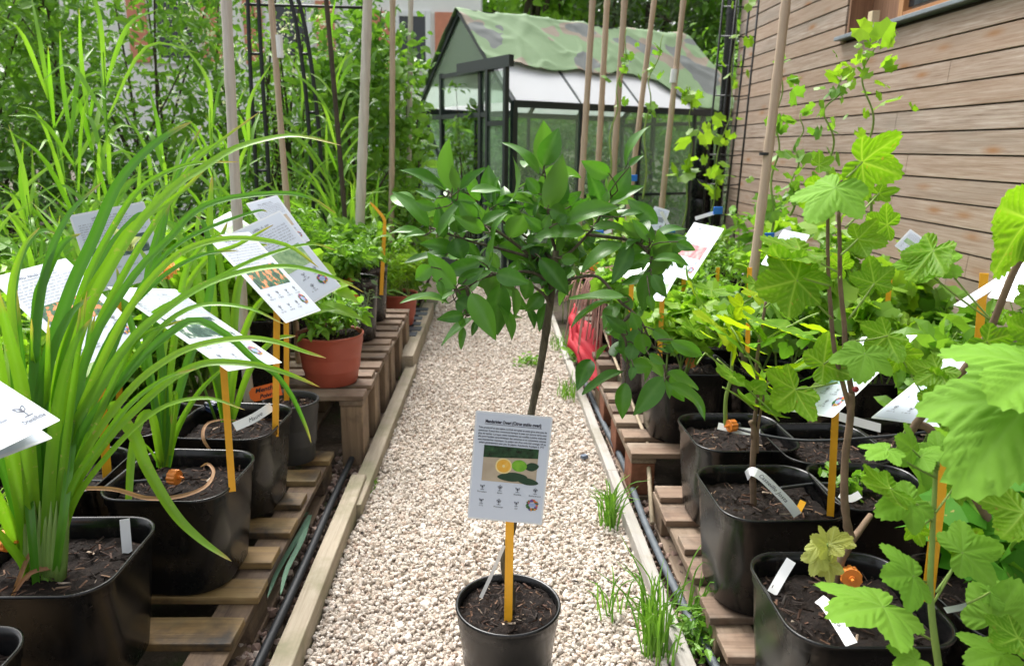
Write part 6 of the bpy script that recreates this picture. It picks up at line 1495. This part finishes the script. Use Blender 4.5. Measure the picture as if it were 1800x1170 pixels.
# climbing vines on strings and canes
def vine(label, pts, y, nl, size, mat, seed, T=TV, amp=.05):
    r = np.random.default_rng(4000 + seed); t = thing("climbing_vine", PY(*pts[0], y), label, "vine", "vines climbing by the timber wall"); p = catmull([PY(*q, y) for q in pts], 60); p[:, :2] += .012 * np.stack([np.sin(np.linspace(0, 18, 60)), np.cos(np.linspace(0, 18, 60))], 1)
    mb, lf = MB(), MB(); mb.tube(p, np.linspace(.006, .0022, 60), 6); idx = r.integers(6, 60, nl); cloud(lf, T, p[idx], 2, (amp, amp * .6, amp * .5), size, r, up=.35, hang=.4)
    obj("stem", mb, M_stem_g, t, smooth=True); obj("foliage", lf, mat, t)
vine("vine twined up the black trellis", [(1250, 380), (1262, 280), (1285, 180), (1290, 80), (1300, -20)], 6.0, 17, .065, M_gD, 1, amp=.09)
vine("vine growing along the bamboo cane by the wall", [(1352, 430), (1362, 300), (1368, 200), (1374, 100)], 3.2, 13, .045, M_gB, 2)
vine("thin vine on a string between the cane and the currant bush", [(1390, 380), (1400, 280), (1412, 200)], 3.3, 8, .045, M_gB, 3, amp=.04)
vine("leafy vine on the wall below the window, tallest shoot", [(1530, 400), (1522, 300), (1530, 200), (1520, 110), (1560, 60)], 3.0, 22, .042, M_gD, 4, amp=.06)
vine("slim vine on the wall left of the tallest shoot", [(1440, 380), (1462, 280), (1455, 190), (1490, 150)], 3.05, 12, .04, M_gB, 5)
vine("vine leaves in front of the ribbed drain pipe", [(1200, 400), (1212, 290), (1214, 200), (1210, 150)], 5.6, 10, .075, M_gD, 6, amp=.08)
vine("vine shoot twisting up beside the third cane on the right", [(1068, 330), (1078, 220), (1090, 140), (1105, 50)], 4.3, 5, .04, M_gB, 7)
vine("vine shoot with a pale tie right of the fourth cane", [(1130, 350), (1138, 210), (1146, 130), (1170, 60)], 4.4, 5, .04, M_gB, 8)
# ------------------------------------------------------------ canes
M_cane = woodmat("bamboo_cane", (.46, .34, .24), (.60, .47, .35), (.30, .2, .13), axis=2, rough=.55, fine=30)
M_cane_p = woodmat("pale_cane", (.55, .49, .43), (.66, .60, .54), (.38, .32, .27), axis=2, rough=.55, fine=30)
def cane(label, top, bot, y, wpx, m):
    A, B = PY(*bot, y), PY(*top, y); d = (A - B) / np.linalg.norm(A - B); foot = A + d * (A[2] - .05) / max(.2, -d[2]); head = B - d * .5; rad = wpx / FPX * y / 2 / math.cos(.15)
    n = 60; p = np.stack([np.linspace(foot[k], head[k], n) for k in range(3)], 1); rr = np.full(n, rad); L = np.linalg.norm(head - foot)
    k = int(n / (L / .24))
    for i in range(3, n, max(3, k)): rr[i] *= 1.12
    p[:, 0] += .004 * np.sin(np.linspace(0, 5, n) + top[0]); mb = MB(); mb.tube(p, rr * np.linspace(1.05, .92, n), 10); return tag(obj("bamboo_cane", mb, m, base=foot, smooth=True), label, "cane", "canes stuck among the pots")
for a in (("thick grey cane left of the tall reed clump, leftmost of all canes", (398, 0), (416, 330), 2.75, 17, M_cane_p), ("thin reddish cane with a white sticker on the left", (478, 0), (503, 350), 3.3, 10, M_cane), ("thick pale cane left of the path, nearest the greenhouse of the thick ones", (645, 0), (632, 430), 4.35, 16, M_cane_p),
          ("thin cane just right of the thick pale cane", (691, 0), (687, 380), 5.5, 9.5, M_cane), ("thin pale cane in front of the white house's window", (723, 0), (719, 250), 6.0, 8.5, M_cane_p), ("first cane from the left in front of the greenhouse side", (1041, 0), (1022, 330), 5.6, 10.5, M_cane), ("second cane from the left in front of the greenhouse side", (1068, 0), (1053, 250), 6.0, 10, M_cane),
          ("third cane from the left in front of the greenhouse side", (1097, 0), (1079, 300), 5.7, 10.5, M_cane), ("fourth cane from the left in front of the greenhouse side", (1151, 0), (1122, 230), 6.1, 9, M_cane), ("cane with a white ring, rightmost of those in front of the greenhouse", (1202, 0), (1166, 340), 5.8, 9.5, M_cane), ("thick cane with a black tie in front of the timber wall", (1380, 0), (1330, 440), 2.9, 16, M_cane),
          ("dark slim pole in front of the shrubs between the two thick left canes", (576, 40), (602, 330), 4.6, 8, M_twig)): cane(*a)
mb = MB(); A, B = PY(489.5, 62, 3.3), PY(492.5, 102, 3.3); mb.tube([A, B], .0148, 10); tag(obj("sticker", mb, M_white, base=A), "white paper sticker wrapped around a thin cane on the left", "sticker")
mb = MB(); A, B = PY(1344, 268, 2.9), PY(1343.5, 273, 2.9); mb.tube([A, B], .0200, 12); tag(obj("cable_tie", mb, M_black, base=A), "black tie around the thick cane by the timber wall", "cable tie")
mb = MB(); A, B = PY(1186, 122, 5.8), PY(1183, 146, 5.8); mb.tube([A, B], .027, 12); tag(obj("plastic_ring", mb, M_white, base=A), "white plastic ring on a cane in front of the greenhouse", "ring")
# ------------------------------------------------------------ black trellis and garden arch
t = thing("metal_trellis", PY(1260, 420, 6.3), "tall narrow black wire trellis against the timber wall beside the downpipe", "trellis")
up_, ru = [], MB()
cols = [((1272, -10), (1238, 350)), ((1296, -10), (1256, 350)), ((1320, -10), (1278, 350)), ((1335, -10), (1297, 350))]
for a, b in cols:
    A, B = PY(*b, 6.3 if a[0] % 2 else 6.15), PY(*a, 6.3 if a[0] % 2 else 6.15); d = B - A; mb = MB(); mb.tube([A - d * (A[2] / d[2]), B + d * .3], .0085, 6); obj("upright", mb, M_black, t, smooth=True)
for k in range(-1, 8):
    y = k * 52 + 12; f = (y + 10) / 360; mb = MB(); mb.tube([PY(1272 - 34 * f, y, 6.3), PY(1296 - 40 * f, y, 6.15), PY(1320 - 42 * f, y + 2, 6.15), PY(1335 - 38 * f, y, 6.3)], .006, 6); obj("rung", mb, M_black, t, smooth=True)
t = thing("garden_arch", PY(480, 400, 5.0), "black metal garden arch overgrown by shrubs at upper left", "arch")
for a in ([(455, 420), (450, 300), (440, 120), (434, -40)], [(476, 420), (472, 300), (462, 150), (452, -40)], [(572, 420), (566, 300), (552, 150), (530, 20), (500, -60)], [(552, 420), (548, 300), (536, 150), (516, 20), (490, -60)]):
    P3 = [PY(*q, 5.0) for q in a]; mb = MB(); mb.tube(catmull(P3, 20), .013, 8); obj("upright", mb, M_black, t, smooth=True)
for y in (-10, 95, 198, 300):
    for a, b in (((436 + y * .05, y), (455 + y * .06, y)), ((512 + y * .16, y), (530 + y * .12, y))): mb = MB(); mb.tube([PY(*a, 5.0), PY(*b, 5.0)], .009, 6); obj("rung", mb, M_black, t, smooth=True)
mb = MB(); mb.tube([PY(430, 8, 5.0), PY(640, 14, 5.0)], .009, 6); obj("crossbar", mb, M_black, t, smooth=True)
# ------------------------------------------------------------ red bag and trailing pink stems
A, B, C_, D = PY(1008, 533, 4.15), PY(1086, 628, 3.72), PY(1056, 694, 3.50), PY(1002, 588, 3.95)
n = 26; vs = []
for j in range(n + 1):
    for i in range(n + 1):
        u, v = i / n, j / n; p = (A * (1 - u) + B * u) * (1 - v) + (D * (1 - u) + C_ * u) * v
        f = mnoise.noise(Vector((u * 4, v * 2.5, 2))); p = p + V(-.05 * math.sin(math.pi * u) - .03 * f, .02 * f, .045 * mnoise.noise(Vector((u * 3, v * 5, 9))) + .03 * abs(math.sin(u * 7 + v * 2)))
        vs.append(p)
mb = MB(); mb.add(vs, [[j * (n + 1) + i, j * (n + 1) + i + 1, (j + 1) * (n + 1) + i + 1, (j + 1) * (n + 1) + i] for j in range(n) for i in range(n)])
o = obj("red_bag", mb, M_red, base=(A + C_) / 2, smooth=True); o.modifiers.new("s", 'SOLIDIFY').thickness = .006; tag(o, "crumpled red fabric bag hanging over the corner of the far right pallet", "bag")
t = thing("trailing_plant", (.71, 3.95, .56), "dried plant with many pinkish trailing stems above the red bag", "plant"); mb = MB(); r = np.random.default_rng(91)
for k in range(90):
    b = V(.72 + r.normal(0, .06), 3.95 + r.normal(0, .08), .58); a = math.pi + r.normal(0, .9); R0 = r.uniform(.10, .30); e = b + V(math.cos(a) * R0, -abs(math.sin(a)) * R0 - .05, -r.uniform(.05, .42))
    mb.tube(catmull([b, b + V(math.cos(a) * R0 * .7, -abs(math.sin(a)) * R0 * .5, .04 + r.uniform(0, .06)), e], 10), .0036, 5)
obj("stems", mb, plain("pink_stem", (.42, .23, .19), .7, var=.2), t, smooth=True); lf = MB(); cloud(lf, TL, V(.72, 3.95, .6) + r.normal(0, .09, (60, 3)) * V(1, 1, .4), 4, .02, .03, r); obj("dry_leaves", lf, plain("tan_leaf", (.45, .31, .19), .8, var=.2), t)
# ------------------------------------------------------------ grass tufts and weeds by the path
M_grass = leafmat("grass_blade", (.09, .24, .02), (.17, .34, .04), .45, .4, mott=.1)
def tuft(label, px, py, nb, h, w, seed, lean=(0, 0)):
    r = np.random.default_rng(5000 + seed); b = PZ(px, py, .02); t = MB()
    for k in range(nb):
        q = b + V(r.normal(0, w * .3), r.normal(0, w * .5), 0); a = r.uniform(0, 6.28); hh = h * r.uniform(.4, 1.1); o = V(math.cos(a), math.sin(a), 0) * hh * r.uniform(.1, .6) + V(*lean, 0) * hh
        blade(t, [q, q + o * .35 + V(0, 0, hh * .65), q + o + V(0, 0, hh * r.uniform(.75, 1.0))], .0042, fold=.2, nv=8, tipp=.8, nsec=2)
    tag(obj("grass_tuft", t, M_grass, base=b, smooth=True), label, "grass tuft", "grass tufts by the path")
tuft("dense grass tuft on the right plank beside the reddish pallet", 1072, 925, 60, .20, .05, 1)
tuft("tall loose grass tuft at the near end of the right plank", 1150, 1150, 70, .26, .06, 2, (-.1, 0))
tuft("sparse grass seedlings on gravel left of the near grass tuft", 1075, 1085, 14, .16, .06, 3)
tuft("thin grass growing between the two hoses at lower right", 1205, 1090, 18, .22, .06, 4, (.3, 0))
tuft("short grass tuft on the right plank near the red bag", 998, 700, 40, .12, .08, 5)
tuft("short weedy grass on the right plank beyond the red bag", 985, 615, 40, .12, .1, 6)
tuft("small grass tuft at the left edge of the path by the joint of the boards", 712, 660, 30, .05, .10, 7)
tuft("faint grass tuft left of the middle board joint", 655, 860, 12, .04, .05, 8)
perennial("small green weed sprouting in the middle of the gravel path", *PZ(926, 641, .03), .07, .12, 5, M_gB, TL, .03, 140, name="weed", cat="weed", per=2)
perennial("weeds in the strip left of the red bag", *PZ(1022, 640, .02), .16, .2, 8, M_gB, TL, .035, 141, name="weed", cat="weed", per=4)
perennial("low weeds at the lower right, below the nearest right pallet", *PZ(1235, 1140, .02), .10, .16, 8, M_gA, TL, .03, 142, name="weed", cat="weed", per=3)
mb = MB(); c = PZ(1027, 802, .045); mb.box(c, (.028, .022, .016), rz=.5); tag(obj("stone_chip", mb, plain("slate_blue", (.10, .13, .18), .6), base=c, bevel=.003), "single dark blue-grey stone chip lying on the pale gravel", "stone")

mb = MB(); r = np.random.default_rng(606); n = 150
p = np.stack([r.uniform(-.45, .43, n), 1.6 + 4.6 * r.random(n) ** 1.3, np.full(n, .036)], 1); X, Y, Z = rand_frames(n, r); Z = Z * .25 + V(0, 0, 1); Z /= np.linalg.norm(Z, axis=1)[:, None]
Y = Y - Z * np.sum(Y * Z, 1)[:, None]; Y /= np.linalg.norm(Y, axis=1)[:, None]; s_ = (r.uniform(.008, .030, n))[:, None]
mb.inst(TL, p, np.cross(Y, Z) * s_ * .7, Y * s_, Z * s_)
tag(obj("leaf_litter", mb, M_chip), kind="stuff")
